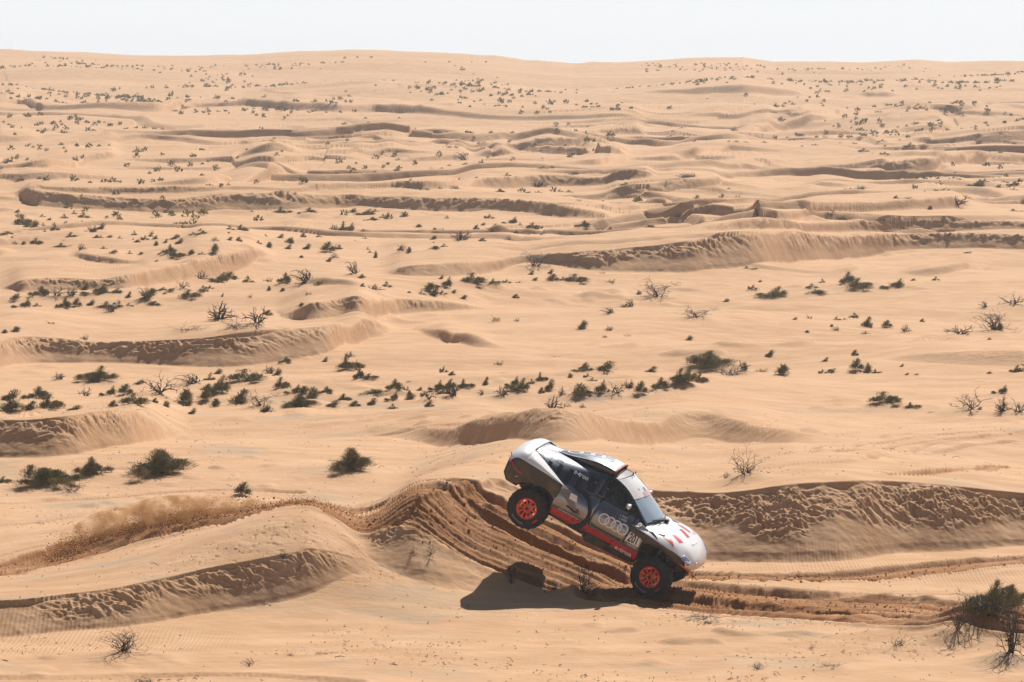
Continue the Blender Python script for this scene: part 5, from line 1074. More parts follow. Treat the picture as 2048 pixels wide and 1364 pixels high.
fside = panel('front_wing_side', [
 [(.62, 1.10, 1.288), (.66, 1.12, 1.16), (.70, 1.10, 1.02)],
 [(1.0, 1.115, 1.262), (1.0, 1.13, 1.15), (1.0, 1.10, 1.03)],
 [(1.25, 1.12, 1.243), (1.25, 1.13, 1.17), (1.25, 1.11, 1.10)],
 [(1.57, 1.12, 1.213), (1.57, 1.12, 1.15), (1.57, 1.10, 1.08)],
 [(1.86, 1.09, 1.183), (1.86, 1.08, 1.10), (1.86, 1.06, 1.00)],
 [(2.08, 1.0, 1.075), (2.06, .98, 1.02), (2.05, .96, .94)]], CP['carbon'], thick=.02)
panel('bumper_lip', [[(1.95, 1.02, 1.03), (1.97, 1.02, 1.0)], [(2.16, .92, .965), (2.17, .92, .93)], [(2.27, .60, .885), (2.28, .60, .85)]], CP['orange'], thick=.02, nu=12, nv=3)
SIDE = [(-1.16, 0), (-.7, 0), (-.22, 0), (.2, 0), (.66, 0), (1.03, 0)]
def srow(x):
    t = max(0, (x-.5)/.5)
    return [(x, 1.03, .60), (x, 1.10, .80), (x, 1.13, 1.02), (x, 1.095, 1.22-.01*t), (x, 1.0+.06*t, 1.345-.065*t), (x, .86+.1*t, 1.44-.10*t)]
quarter = panel('front_quarter_panel', [srow(x) for x in (.66, .80, .93, 1.03)], CP['silver'], nu=10)
door = panel('door', [srow(x) for x in (-.222, 0, .25, .45, .655)], CP['silver'], nu=16)
def prow(x):
    r = srow(x); e = max(0, (-.6-x)/.55)
    return r[:4]+[(x, 1.0+.10*e, 1.345-.02*e), (x, .86+.20*e, 1.44-.10*e)]
pod = panel('side_pod', [prow(x) for x in (-1.16, -.95, -.7, -.45, -.228)], CP['silver'], nu=18)
# striped sill with its stepped lower edge, proud of the side panels
def sill(x0, x1, zb):
    return [[(x, 1.06+.05*min(1, (z-.56)/.25), z) for z in np.linspace(zb if x < x1-.001 or True else zb, .79, 4)] for x in np.linspace(x0, x1, 8)]
sills = panel('sill_panel', sill(-1.13, -.56, .62), CP['sill'], nu=10, nv=6) + panel('sill_panel', sill(-.56, .42, .655), CP['sill'], nu=12, nv=6) + panel('sill_panel', sill(.42, 1.05, .60), CP['sill'], nu=10, nv=6)
trim = panel('sill_trim', [[(x, 1.118, .792), (x, 1.128, .835)] for x in np.linspace(-1.13, 1.05, 6)], CP['taupe'], nu=12, nv=3, thick=.008)

# cabin sides and engine cover in dark wrap
cover = panel('engine_cover', [
 [(-2.12, .72, 1.52), (-2.12, .50, 1.62), (-2.12, .25, 1.645), (-2.12, 0, 1.65)],
 [(-1.65, .93, 1.43), (-1.65, .74, 1.58), (-1.65, .45, 1.69), (-1.65, 0, 1.71)],
 [(-1.10, 1.04, 1.335), (-1.10, .83, 1.60), (-1.10, .55, 1.77), (-1.10, 0, 1.82)],
 [(-.70, 1.0, 1.355), (-.70, .82, 1.66), (-.70, .60, 1.85), (-.70, 0, 1.90)],
 [(-.36, .91, 1.42), (-.36, .79, 1.71), (-.36, .63, 1.91), (-.36, 0, 1.96)]], CP['navy'], nu=30, nv=24, ref=(-.8, 0, 1.2))
roof = sym_panel('roof', [
 [(-.37, 0, 1.965), (-.37, .35, 1.955), (-.37, .63, 1.915)],
 [(-.2, 0, 1.99), (-.2, .35, 1.975), (-.2, .64, 1.92)],
 [(0.03, 0, 2.0), (-.02, .35, 1.985), (-.12, .65, 1.915)]], CP['black'], nu=10, nv=24)
# window band: rear post, side glass, front post
panel('rear_window_post', [[(-.36, .91, 1.425), (-.36, .79, 1.70), (-.36, .655, 1.90)], [(-.20, .88, 1.435), (-.26, .79, 1.69), (-.30, .66, 1.90)]], CP['gloss'], nu=6, nv=10)
winr = panel('side_window', [
 [(-.20, .88, 1.435), (-.26, .79, 1.69), (-.30, .66, 1.90)],
 [(.10, .87, 1.43), (.06, .80, 1.66), (-.06, .68, 1.88)],
 [(.38, .865, 1.415), (.34, .81, 1.58), (.24, .70, 1.78)],
 [(.66, .86, 1.375), (.60, .83, 1.46), (.52, .745, 1.615)]], sg, thick=.006, nu=14, nv=12)
panel('window_frame', [
 [(-.30, .665, 1.915), (-.30, .635, 1.935)], [(-.06, .69, 1.895), (-.09, .645, 1.925)], [(.24, .71, 1.795), (.20, .665, 1.83)],
 [(.52, .755, 1.625), (.50, .70, 1.655)], [(.74, .81, 1.47), (.73, .75, 1.50)], [(.93, .86, 1.36), (.93, .765, 1.375)]], CP['gloss'], thick=.03, nu=24, nv=4)
panel('front_window_post', [[(.655, .862, 1.378), (.62, .835, 1.455), (.52, .75, 1.62)], [(.80, .87, 1.365), (.78, .85, 1.41), (.70, .80, 1.50)], [(.95, .88, 1.35), (.94, .86, 1.36), (.93, .83, 1.37)]], CP['gloss'], nu=8, nv=8)
panel('scuttle_panel', [[(.62, 1.09, 1.293), (.64, .97, 1.33), (.66, .865, 1.372)], [(.80, 1.09, 1.287), (.80, .97, 1.33), (.82, .865, 1.358)], [(1.0, 1.05, 1.292), (.97, .95, 1.325), (.95, .86, 1.345)]], CP['navy'], nu=8, nv=8)
WS = [
 [(.03, 0, 2.0), (-.02, .35, 1.985), (-.12, .65, 1.92)],
 [(.33, 0, 1.90), (.29, .37, 1.86), (.19, .67, 1.80)],
 [(.65, 0, 1.73), (.61, .39, 1.695), (.50, .71, 1.635)],
 [(.92, 0, 1.565), (.88, .40, 1.545), (.73, .74, 1.495)],
 [(1.12, 0, 1.435), (1.06, .41, 1.43), (.93, .77, 1.375)]]
wind = sym_panel('windshield', WS, glass, thick=.006, ref=(0, 0, 1.3))

# white rear wing tops and tail deck
deck = sym_panel('rear_deck', [
 [(-2.55, 0, 1.38), (-2.55, .40, 1.37), (-2.53, .70, 1.34), (-2.50, .90, 1.28), (-2.45, 1.02, 1.20)],
 [(-2.48, 0, 1.52), (-2.47, .40, 1.51), (-2.45, .70, 1.48), (-2.42, .93, 1.42), (-2.38, 1.08, 1.33)],
 [(-2.33, 0, 1.63), (-2.32, .40, 1.62), (-2.30, .72, 1.59), (-2.28, .96, 1.52), (-2.26, 1.12, 1.40)],
 [(-2.10, 0, 1.665), (-2.10, .40, 1.655), (-2.10, .74, 1.62), (-2.10, .97, 1.54), (-2.10, 1.13, 1.405)]], CP['white'], nu=20, ref=(-2.1, 0, 1.1))
wing = panel('rear_wing_top', [
 [(-2.10, 1.13, 1.405), (-2.10, 1.06, 1.48), (-2.10, .97, 1.54), (-2.10, .85, 1.59), (-2.10, .70, 1.625)],
 [(-1.85, 1.135, 1.395), (-1.85, 1.09, 1.46), (-1.85, 1.03, 1.50), (-1.85, .91, 1.535), (-1.85, .78, 1.56)],
 [(-1.50, 1.13, 1.37), (-1.50, 1.11, 1.405), (-1.50, 1.08, 1.425), (-1.50, 1.01, 1.445), (-1.50, .94, 1.465)],
 [(-1.20, 1.125, 1.342), (-1.20, 1.115, 1.355), (-1.20, 1.10, 1.363), (-1.20, 1.075, 1.368), (-1.20, 1.04, 1.372)],
 [(-.98, 1.12, 1.315), (-.98, 1.118, 1.318), (-.98, 1.115, 1.32), (-.98, 1.11, 1.32), (-.98, 1.105, 1.318)]], CP['white'], nu=24, nv=14, ref=(-1.6, 0, 1.1))
panel('rear_wing_side', [
 [(-2.45, 1.02, 1.20), (-2.44, 1.04, 1.05), (-2.36, 1.02, .84)],
 [(-2.38, 1.08, 1.33), (-2.33, 1.10, 1.12), (-2.22, 1.08, .83)],
 [(-2.26, 1.12, 1.40), (-2.20, 1.13, 1.14), (-2.08, 1.10, .84)],
 [(-2.05, 1.134, 1.403), (-2.0, 1.14, 1.16), (-1.94, 1.12, .95)],
 [(-1.60, 1.134, 1.378), (-1.60, 1.14, 1.22), (-1.60, 1.12, 1.05)],
 [(-1.30, 1.13, 1.352), (-1.30, 1.14, 1.20), (-1.30, 1.12, 1.03)],
 [(-1.15, 1.127, 1.335), (-1.13, 1.14, 1.10), (-1.10, 1.10, .84)]], CP['carbon'], thick=.025, nu=36, nv=16, ref=(-1.7, 0, 1.1))
panel('wheel_arch_liner', [[(-1.15, .64, 1.30), (-1.15, 1.10, 1.28)], [(-1.12, .64, .9), (-1.14, 1.10, .9)], [(-1.10, .64, .55), (-1.07, 1.05, .62)]], CP['black'], nu=8, nv=3, ref=(-3, 0, 1))
loft('rear_bumper', [(-2.56, .60, 1.0, 1.20), (-2.50, .86, .86, 1.26), (-2.36, 1.0, .76, 1.26), (-2.10, .98, .74, 1.2)], CP['black'])
tl = panel('tail_light', [[(-2.455, 1.035, 1.30), (-2.45, 1.06, 1.275)], [(-2.36, 1.115, 1.235), (-2.355, 1.118, 1.205)], [(-2.20, 1.15, 1.16), (-2.195, 1.15, 1.13)], [(-2.04, 1.155, 1.125), (-2.03, 1.155, 1.095)]], CP['red'], nu=14, nv=3, thick=.015, ref=(-2, 0, 1.2))

# roof intake: rises forward from the deck to a wide mouth
SC = [(-1.74, .06, 1.705, 1.70), (-1.40, .28, 1.845, 1.80), (-1.0, .44, 2.0, 1.945), (-.62, .52, 2.095, 2.03), (-.27, .56, 2.10, 2.035)]
scoop = sym_panel('roof_scoop', [[(x, 0, zt), (x, w*.55, zt-.01), (x, w, ze)] for x, w, zt, ze in SC], CP['white'], nu=30, nv=24, ref=(-.8, 0, 1.5), thick=.02)
for o in panel('scoop_side', [[(x, w, ze), (x, w*.99, ze*.45+zb*.55), (x, w*.96, zb)] for (x, w, zt, ze), zb in zip(SC, (1.69, 1.74, 1.80, 1.86, 1.88))], CP['gloss'], nu=18, nv=6, ref=(-.8, 0, 1.7)): pass
bm = bmesh.new(); bm_tube(bm, [(-.26, -.555, 1.905), (-.255, -.565, 2.03), (-.25, -.30, 2.088), (-.245, 0, 2.10), (-.25, .30, 2.088), (-.255, .565, 2.03), (-.26, .555, 1.905)], .014, 6); bm_obj('scoop_lip', bm, CP['red'])
bm = bmesh.new(); bm_box(bm, -.9, -.55, -.46, .46, 1.86, 1.99, .02); bm_obj('scoop_duct', bm, CP['black'])

# ---- markings
B_side = bvh_of(door+quarter+pod); B_cov = bvh_of(cover); B_hood = bvh_of([hood]); B_sc = bvh_of([scoop]); B_ws = bvh_of([wind]); B_sill = bvh_of(sills); B_deck = bvh_of([deck]+wing+cover)
SY = ((1, 0, 0), (0, 0, 1), (0, 1, 0))
def side_decal(name, bm, x, z, b, material, rot_=0.0, off=0.005, parent=car, ang=0.0):
    c, s = math.cos(ang), math.sin(ang)
    return decal(name, bm, (x, -3, z), (c, 0, s), (-s, 0, c), (0, 1, 0), b, material, parent, off)
def top_decal(name, bm, x, y, b, material, off=0.005, ux=(1, 0, 0), uy=(0, 1, 0), parent=car):
    return decal(name, bm, (x, y, 4), ux, uy, (0, 0, -1), b, material, parent, off)
side_decal('ring_emblem', ring_bm([(i*.157, 0) for i in range(4)], .128, .029), .05, 1.10, B_side, CP['ring'])
side_decal('number_plate', poly_bm([(-.17, -.115), (.17, -.115), (.135, .12), (-.135, .12)]), .84, 1.025, B_side, CP['ring'], off=.006)
side_decal('race_number', text_bm('201', .27, 0, .006, .62), .84, 1.02, B_side, CP['inkblack'], off=.010)
side_decal('sponsor_lettering', text_bm('aramco', .075, 0, 0, 1.0), .80, 1.185, B_side, CP['greydecal'], off=.008)
side_decal('lettering', text_bm('AKKODIS', .06, .2, .001, .9), .86, .865, B_side, CP['decal'], off=.008)
side_decal('sill_lettering', text_bm('e-tron', .135, 0, .002, 1.2), .74, .665, B_sill, CP['decal'], off=.006)
side_decal('cover_lettering', text_bm('e-tron', .125, 0, .0025, 1.15), -.89, 1.655, B_cov, CP['decal'])
side_decal('trim_lettering', text_bm('ELECTRIFIED BY QUATTRO', .035, 0, .001, 1.2), -.72, .813, bvh_of(trim), CP['decal'], off=.004)
side_decal('driver_name', text_bm('L. CRUZ', .048, 0, .001, 1.0), .40, 1.335, B_side, CP['decal'], off=.006)
side_decal('driver_name', text_bm('C. SAINZ', .048, 0, .001, 1.0), .42, 1.278, B_side, CP['decal'], off=.006)
for dz in (0, -.055): side_decal('flag_sticker', poly_bm([(-.016, -.008), (.016, -.008), (.016, .008), (-.016, .008)]), .245, 1.335+dz, B_side, CP['orange'], off=.006)
bp_ = bvh_of([o for o in car.children if o.name.startswith('front_window_post') or o.name.startswith('scuttle')])
side_decal('round_sticker', ring_bm([(0, 0)], .042, .041), .80, 1.335, bvh_of(list(o for o in car.children if o.name.startswith(('front_window_post', 'scuttle', 'door', 'front_quarter')))), CP['decal'], off=.012)
side_decal('sticker_letter', text_bm('E', .06, 0, .002), .80, 1.335, bvh_of(list(o for o in car.children if o.name.startswith(('front_window_post', 'scuttle', 'door', 'front_quarter')))), CP['red'], off=.017)
side_decal('tow_sticker', poly_bm([(-.045, .035), (.045, .035), (.0, -.045)]), .69, 1.372, bvh_of(list(o for o in car.children if o.name.startswith(('front_window_post', 'scuttle', 'side_window', 'door', 'front_quarter')))), CP['purple'], off=.012)
side_decal('red_arrow', poly_bm([(-.07, .045), (.12, -.015), (.10, -.03), (-.07, -.02)]), .72, 1.275, B_side, CP['red'], off=.009)
# camouflage blocks
for (x, z, w, h, k) in ((-1.62, 1.50, .10, .17, 'gloss'), (-1.37, 1.52, .10, .22, 'gloss'), (-1.10, 1.52, .11, .26, 'gloss'), (-.84, 1.49, .11, .32, 'gloss'), (-.55, 1.60, .19, .30, 'gloss')):
    side_decal('camouflage_block', poly_bm([(-w/2, -h/2), (w/2, -h/2), (w/2-.03, h/2), (-w/2-.03, h/2)]), x, z, B_cov, CP[k], off=.003)
for (x, z, w, h) in ((-1.88, 1.535, .10, .07), (-1.75, 1.62, .12, .06), (-1.50, 1.655, .16, .06), (-1.62, 1.41, .07, .05), (-.82, 1.72, .13, .05)):
    side_decal('silver_block', poly_bm([(-w/2, -h/2), (w/2, -h/2), (w/2+.02, h/2), (-w/2+.02, h/2)]), x, z, B_cov, CP['silver'], off=.003)
side_decal('green_tab', poly_bm([(-.015, -.03), (.015, -.02), (.02, .03), (-.01, .025)]), -.33, 1.475, B_cov, CP['green'], off=.006)
side_decal('camouflage_block', poly_bm([(-1.12, 1.17), (-1.10, 1.27), (-.93, 1.29), (-.80, 1.20), (-.62, 1.02), (-.55, .86), (-.66, .86), (-.80, 1.0), (-.95, 1.10)]), 0, 0, B_side, CP['taupe'], off=.003)
side_decal('camouflage_block', poly_bm([(-.70, .84), (-.52, .84), (-.47, .95), (-.56, 1.02), (-.64, .95)]), 0, 0, B_side, CP['taupe'], off=.004)
side_decal('silver_block', poly_bm([(-.86, 1.13), (-.66, 1.13), (-.72, 1.26), (-.88, 1.26)]), 0, 0, B_side, CP['ring'], off=.005)
# hood markings
for p in ([(1.36, -.93), (1.71, -1.01), (1.56, -.86)], [(1.50, -.69), (1.55, -.55), (1.80, -.63), (1.75, -.78)], [(1.50, .03), (1.53, .18), (1.79, .05), (1.77, -.12)], [(1.36, .29), (1.47, .46), (1.72, .42), (1.70, .33)]):
    top_decal('hood_stripe', poly_bm(p), 0, 0, B_hood, CP['red'])
for p in ([(1.02, -.99), (1.34, -1.085), (1.12, -.93)], [(1.20, -.92), (1.40, -.90), (1.40, -.80)], [(1.02, .99), (1.34, 1.085), (1.12, .93)], [(.98, .84), (1.40, .55), (1.25, .40), (1.14, .66)]):
    top_decal('hood_vent', poly_bm(p), 0, 0, B_hood, CP['gloss'])
top_decal('hood_handle', poly_bm([(1.93, -.28), (1.98, -.28), (1.98, .18), (1.93, .18)]), 0, 0, B_hood, CP['decal'], off=.014)
top_decal('nose_lettering', text_bm('e-tron', .16, 0, .002), 1.76, .66, B_hood, CP['pink'], ux=(0, 1, 0), uy=(-1, 0, 0))
# scoop rings and its dark field
top_decal('scoop_field', poly_bm([(-1.66, -.09), (-1.40, -.245), (-1.0, -.40), (-.60, -.47), (-.45, .0), (-.60, .47), (-1.0, .40), (-1.40, .245), (-1.66, .09)]), 0, 0, B_sc, CP['navy'], off=.003)
top_decal('ring_emblem', ring_bm([(i*.245, 0) for i in range(4)], .165, .026), -1.36, 0, B_sc, CP['decal'], off=.008)
top_decal('deck_lettering', text_bm('LIQUI', .12, 0, .004), -2.03, -.60, B_deck, CP['pink'], off=.006, ux=(1, .1, 0), uy=(-.1, 1, 0))
top_decal('deck_patch', poly_bm([(-2.0, -.25), (-1.66, -.10), (-1.66, .25), (-2.0, .25)]), 0, 0, B_deck, CP['pink'], off=.005)
# windshield banner, rally plate
def ws_poly(name, pts, material, off): return decal(name, poly_bm(pts), (3.0, 0, 2.6), (0, 1, 0), (-.55, 0, .835), (-.835, 0, -.55), B_ws, material, off=off)
ban = [(-.78, .60), (.78, .60), (.76, .98), (.5, 1.2), (-.5, 1.2), (-.76, .98)]
B_w2 = B_ws
def ws_strip(name, t0, t1, material, off, y0=-1, y1=1):
    """strip of the windscreen sheet between parameters t0..t1 down the glass"""
    G_ = catmull(np.array([[(p[0], -p[1], p[2]) for p in row[::-1]] + [(p[0], p[1], p[2]) for p in row[1:]] for row in WS], float), 61)
    G_ = np.swapaxes(catmull(np.swapaxes(G_, 0, 1), 61), 0, 1)
    a, b = int(t0*60), int(t1*60); c, d = int((y0+1)*30), int((y1+1)*30)
    S_ = G_[a:b+1, c:d+1].copy()
    nrm = np.cross(np.gradient(S_, axis=0), np.gradient(S_, axis=1)); nrm /= np.linalg.norm(nrm, axis=2, keepdims=True); nrm[nrm[..., 2] < 0] *= -1
    S_ += nrm*off; n1, n2 = S_.shape[:2]; idx = np.arange(n1*n2).reshape(n1, n2)
    q = np.stack([idx[:-1, :-1], idx[1:, :-1], idx[1:, 1:], idx[:-1, 1:]], -1).reshape(-1, 4)
    me = np_mesh(name, S_.reshape(-1, 3), q); me.materials.append(material); return link(name, me, car)
ws_strip('windshield_banner', 0, .40, CP['white'], .008)
ws_strip('rally_plate', .34, .42, CP['pink'], .012, -.30, .34)
ws_strip('rally_plate_band', .27, .335, CP['blue'], .012, -.10, .04)
ws_strip('banner_mark', .25, .29, CP['inkblack'], .013, -.40, -.34)
ws_strip('cowl_band', .955, 1, CP['gloss'], .008)

# ---- small fittings
for sgn in (-1, 1):
    bm = bmesh.new(); g = bmesh.ops.create_uvsphere(bm, u_segments=16, v_segments=10, radius=1)
    for v in bm.verts: v.co = Vector((.42+v.co.x*.055*(1-.5*max(0, v.co.x)), sgn*1.02+v.co.y*.13, 1.60+v.co.z*.065))
    mir = bm_obj('wing_mirror', bm, CP['white'])
    bm = bmesh.new(); bm_tube(bm, [(.50, sgn*.80, 1.53), (.44, sgn*.90, 1.55), (.42, sgn*.97, 1.57)], .016, 6); bm_obj('mirror_arm', bm, CP['black'], mir)
    bm = bmesh.new(); bm_box(bm, .355, .372, sgn*1.02-.10, sgn*1.02+.10, 1.555, 1.645, .005); bm_obj('mirror_glass', bm, CP['steel'], mir)
    bm = bmesh.new(); bm_box(bm, .39, .45, sgn*.92-.012, sgn*.92+.012, 1.545, 1.60, .004); bm_obj('orange_marker', bm, CP['orange'], mir)
for pts in ([(1.17, -.10, 1.475), (1.05, -.36, 1.49), (.97, -.66, 1.47)], [(1.17, .02, 1.48), (1.10, -.28, 1.50), (1.06, -.50, 1.505)]):
    bm = bmesh.new(); bm_tube(bm, pts, .012, 6); bm_tube(bm, [Vector(pts[1])+Vector((.02, .2, .03)), Vector(pts[2])+Vector((.0, -.02, .012))], .009, 6); bm_obj('wiper', bm, CP['black'])
bm = bmesh.new(); bm_box(bm, 1.12, 1.22, -.14, .10, 1.445, 1.51, .02); bm_obj('wiper_base', bm, CP['black'])
bm = bmesh.new()
for y in (-.05, .16):
    bm_tube(bm, [(.05, y, 2.03), (.02, y, 2.09)], .012, 6)
bm_obj('aerial', bm, CP['black'])
for sgn in (-1, 1):   # headlights: clear lens blocks with blue film
    rows = [[(1.98, .93, 1.205), (1.96, 1.03, 1.155), (1.97, 1.058, 1.115)], [(2.08, .88, 1.165), (2.07, .97, 1.125), (2.06, 1.01, 1.085)], [(2.19, .78, 1.09), (2.17, .88, 1.05), (2.145, .93, 1.03)]]
    me = outward(grid_mesh('headlight', [[(p[0]+.012, sgn*(p[1]+.012), p[2]+.012) for p in r] for r in rows], 14, 10, [mat('headlight_film', (.45, .55, .80), .12, .6, coat=1)]), (1.5, 0, .9))
    noisy(MATS['headlight_film'], 16, (.08, .16, .5), (.85, .88, .95), detail=3)
    o = link('headlight', me, car); md = o.modifiers.new('thickness', 'SOLIDIFY'); md.thickness = .03; md.offset = -1
bm = bmesh.new(); bm_box(bm, 2.245, 2.27, -.60, -.50, 1.04, 1.09, .004); bm_obj('tow_tab', bm, CP['decal'])
# rear flap and lamp
bm = bmesh.new(); bm_tube(bm, [(-2.44, -1.06, 1.33), (-2.50, -1.07, 1.42)], .012, 6); bm_obj('mud_flap_stay', bm, CP['taupe'])
bm = bmesh.new(); bm_tube(bm, [(-2.16, -1.13, .98), (-2.11, -1.14, 1.03)], .014, 6); bm_obj('rear_hook', bm, CP['steel'])

# ---- wheels
def lathe(bm, prof, n, y0=0.0, jitter=None):
    rings = []
    for i in range(n):
        a = 2*math.pi*i/n; rings.append([bm.verts.new((r*math.cos(a), y+y0, r*math.sin(a))) for r, y in prof])
    for i in range(n):
        A, B = rings[i], rings[(i+1) % n]
        for j in range(len(prof)-1): bm.faces.new([A[j], A[j+1], B[j+1], B[j]])
    return rings
def tyre_mesh():
    bm = bmesh.new(); n = 84; rings = []
    prof = [(.235, -.135), (.29, -.150), (.345, -.163), (.40, -.162), (.440, -.145), (.462, -.118), (.468, -.07), (.470, 0), (.468, .07), (.462, .118), (.440, .145), (.40, .162), (.345, .163), (.29, .150), (.235, .135), (.225, 0)]
    for i in range(n):
        a = 2*math.pi*i/n; ring = []
        for j, (r, y) in enumerate(prof):
            if 4 <= j <= 10:
                lug = 1 if ((i+(2 if j > 7 else 0)) % 4) < 2 else -1
                r += .005*lug if j not in (7,) else -.003
                if j in (4, 10): r += .002*lug
            ring.append(bm.verts.new((r*math.cos(a), y, r*math.sin(a))))
        rings.append(ring)
    for i in range(n):
        A, B = rings[i], rings[(i+1) % n]
        for j in range(len(prof)): bm.faces.new([A[j], A[(j+1) % len(prof)], B[(j+1) % len(prof)], B[j]])
    bmesh.ops.recalc_face_normals(bm, faces=bm.faces)
    me = bpy.data.meshes.new('tyre'); bm.to_mesh(me); bm.free(); me.materials.append(CP['rubber']); return me
def rim_mesh(outer):
    """outer = side (-1/+1) that the face looks to; ten spokes with open pockets"""
    bm = bmesh.new(); N = 120
    def rad(i, r0, r1, dep): pass
    s = outer
    # rim lip and barrel
    lathe(bm, [(.232, s*.125), (.240, s*.140), (.228, s*.146), (.212, s*.136), (.205, s*.10), (.200, -s*.10), (.232, -s*.125)], 60)
    # centre disc
    lathe(bm, [(.0, s*.118), (.035, s*.118), (.050, s*.112), (.075, s*.122), (.080, s*.095), (.0, s*.085)], 30)
    for k in range(10):
        a = 2*math.pi*(k+.5)/10
        secs = [(.072, .020, .020), (.12, .013, .018), (.17, .014, .018), (.192, .026, .02), (.210, .045, .02)]
        prev = None
        for (r, hw, th) in secs:
            yo = s*(.118+.016*(r-.07)/.14); c = [(r, -hw, yo), (r, hw, yo), (r, hw*1.15, yo-s*th), (r, -hw*1.15, yo-s*th)]
            vs = [bm.verts.new((p[0]*math.cos(a)-p[1]*math.sin(a), p[2], p[0]*math.sin(a)+p[1]*math.cos(a))) for p in c]
            if prev:
                for q in range(4): bm.faces.new([prev[q], prev[(q+1) % 4], vs[(q+1) % 4], vs[q]])
            else: bm.faces.new(vs)
            prev = vs
        bm.faces.new(prev[::-1])
    bmesh.ops.recalc_face_normals(bm, faces=bm.faces)
    me = bpy.data.meshes.new('rim'); bm.to_mesh(me); bm.free(); me.materials.append(CP['rimred']); return me
TY = tyre_mesh(); RM = {-1: rim_mesh(-1), 1: rim_mesh(1)}
def wheel(x, sgn, z, steer=0.0, spin=0.0, camber=0.0):
    w = bpy.data.objects.new('wheel', None); COL.objects.link(w); w.parent = car
    w.location = (x, sgn*.985, z); w.rotation_euler = (camber, 0, steer); w.empty_display_size = .1
    t = link('tyre', TY, w); r = link('rim', RM[sgn], w); t.rotation_euler = r.rotation_euler = (0, spin, 0)
    bm = bmesh.new(); lathe(bm, [(0, sgn*.150), (.022, sgn*.150), (.040, sgn*.138), (.040, sgn*.110), (0, sgn*.11)], 6); bm_obj('hub_nut', bm, CP['dark'], w, smooth=False)
    bm = bmesh.new(); lathe(bm, [(0, sgn*.04), (.165, sgn*.04), (.165, sgn*.012), (0, sgn*.012)], 36); bm_obj('brake_disc', bm, CP['steel'] , w)
    bm = bmesh.new()
    for k in range(5):
        a = 6.283*k/5+.3; g = bmesh.ops.create_icosphere(bm, subdivisions=1, radius=.008, matrix=Matrix.Translation((.062*math.cos(a), sgn*.124, .062*math.sin(a))))
    bm_obj('wheel_bolt', bm, CP['steel'], w)
    if sgn < 0:      # sidewall lettering, curved along the tyre
        for s_, a0, rr, mt, sz in (('BFGoodrich', -105, .345, CP['greydecal'], .062), ('KDR', -28, .335, CP['rimred'], .060)):
            b = text_bm(s_, sz, 0, .001, 1.1)
            for v in b.verts:
                ang = R(a0)+v.co.x/rr; q = rr+v.co.y
                v.co = Vector((q*math.cos(ang), -(.1655), q*math.sin(ang)))
            for v in b.verts: v.co.x, v.co.z = v.co.x, v.co.z
            bm_obj('tyre_lettering', b, mt, w)
    return w
HUBR, HUBF = .455, .44
wheel(-1.61, -1, HUBR, 0, .2); wheel(-1.61, 1, HUBR, 0, .5)
wheel(1.55, -1, HUBF, -R(7), .35); wheel(1.55, 1, HUBF-.0, -R(7), .1)
# suspension arms and coil-over dampers
for x, hz in ((-1.61, HUBR), (1.55, HUBF)):
    for sgn in (-1, 1):
        for (dx, zi, zo, nm) in ((.22, .62, hz-.08, 'lower_wishbone'), (.18, .86, hz+.12, 'upper_wishbone')):
            bm = bmesh.new(); bm_tube(bm, [(x-dx, sgn*.50, zi), (x, sgn*.86, zo)], .022, 8); bm_tube(bm, [(x+dx, sgn*.50, zi), (x, sgn*.86, zo)], .022, 8); bm_obj(nm, bm, CP['dark'])
        bm = bmesh.new(); bm_tube(bm, [(x, sgn*.40, hz+.15), (x, sgn*.86, hz)], .03, 8); bm_obj('drive_shaft', bm, CP['dark'])
        for dx in (-.10, .10):
            p0 = Vector((x+dx, sgn*.80, hz+.06)); p1 = Vector((x+dx*1.1, sgn*.74, 1.16))
            bm = bmesh.new(); bm_tube(bm, [p0, p1], .03, 10); d_ = bm_obj('damper', bm, CP['dark'])
            hel = []
            for k in range(90):
                t = k/89; a = t*2*math.pi*9; c = p0.lerp(p1, .15+.8*t); hel.append((c.x+.05*math.cos(a), c.y+.05*math.sin(a), c.z))
            bm = bmesh.new(); bm_tube(bm, hel, .008, 5); bm_obj('coil_spring', bm, CP['steel'], d_)

# ---- spare wheel carried in the side pod: tyre edge shows round the silver cover
bm = bmesh.new(); n = 70; rings = []
for i in range(n+1):
    a = R(-58)+R(190)*i/n
    ring = []
    for j in range(9):
        q = math.pi*j/8; r = .410-.060*math.cos(q)+(.006 if i % 4 < 2 and j > 5 else 0); y = -(1.085+.062*math.sin(q))
        lean = max(0, math.sin(a))*.36*r
        ring.append(bm.verts.new((-.70+r*math.cos(a), y+max(0, (r*math.sin(a)+.955-1.16))*.62, .955+r*math.sin(a))))
    rings.append(ring)
for A, B in zip(rings[:-1], rings[1:]):
    for j in range(8): bm.faces.new([A[j], A[j+1], B[j+1], B[j]])
bm_obj('spare_tyre', bm, CP['rubber'])
bm = bmesh.new(); bm_tube(bm, [(-.84, -1.135, .965), (-.74, -1.150, .955), (-.62, -1.150, .925), (-.55, -1.145, .945), (-.56, -1.14, .99), (-.60, -1.135, 1.01)], .016, 8); bm_obj('pod_handle', bm, CP['black'])
bm = bmesh.new(); bm_tube(bm, [(-.26, -1.137, .98), (-.20, -1.136, .90), (-.10, -1.13, .86), (.25, -1.127, .855), (.60, -1.125, .86)], .006, 6); bm_obj('door_gap', bm, CP['black'])
bm = bmesh.new(); bm_tube(bm, [(.657, -1.05, .84), (.657, -1.137, 1.02), (.657, -1.10, 1.22), (.657, -1.01, 1.345), (.66, -.87, 1.43)], .006, 6); bm_obj('door_gap', bm, CP['black'])
bm = bmesh.new()
for k in range(2): bm_box(bm, -.55+k*.3, -.50+k*.3, -.83+k*.0, -.80, 1.66+k*.01, 1.675+k*.01, .003)
bm_obj('door_latch', bm, CP['steel'])

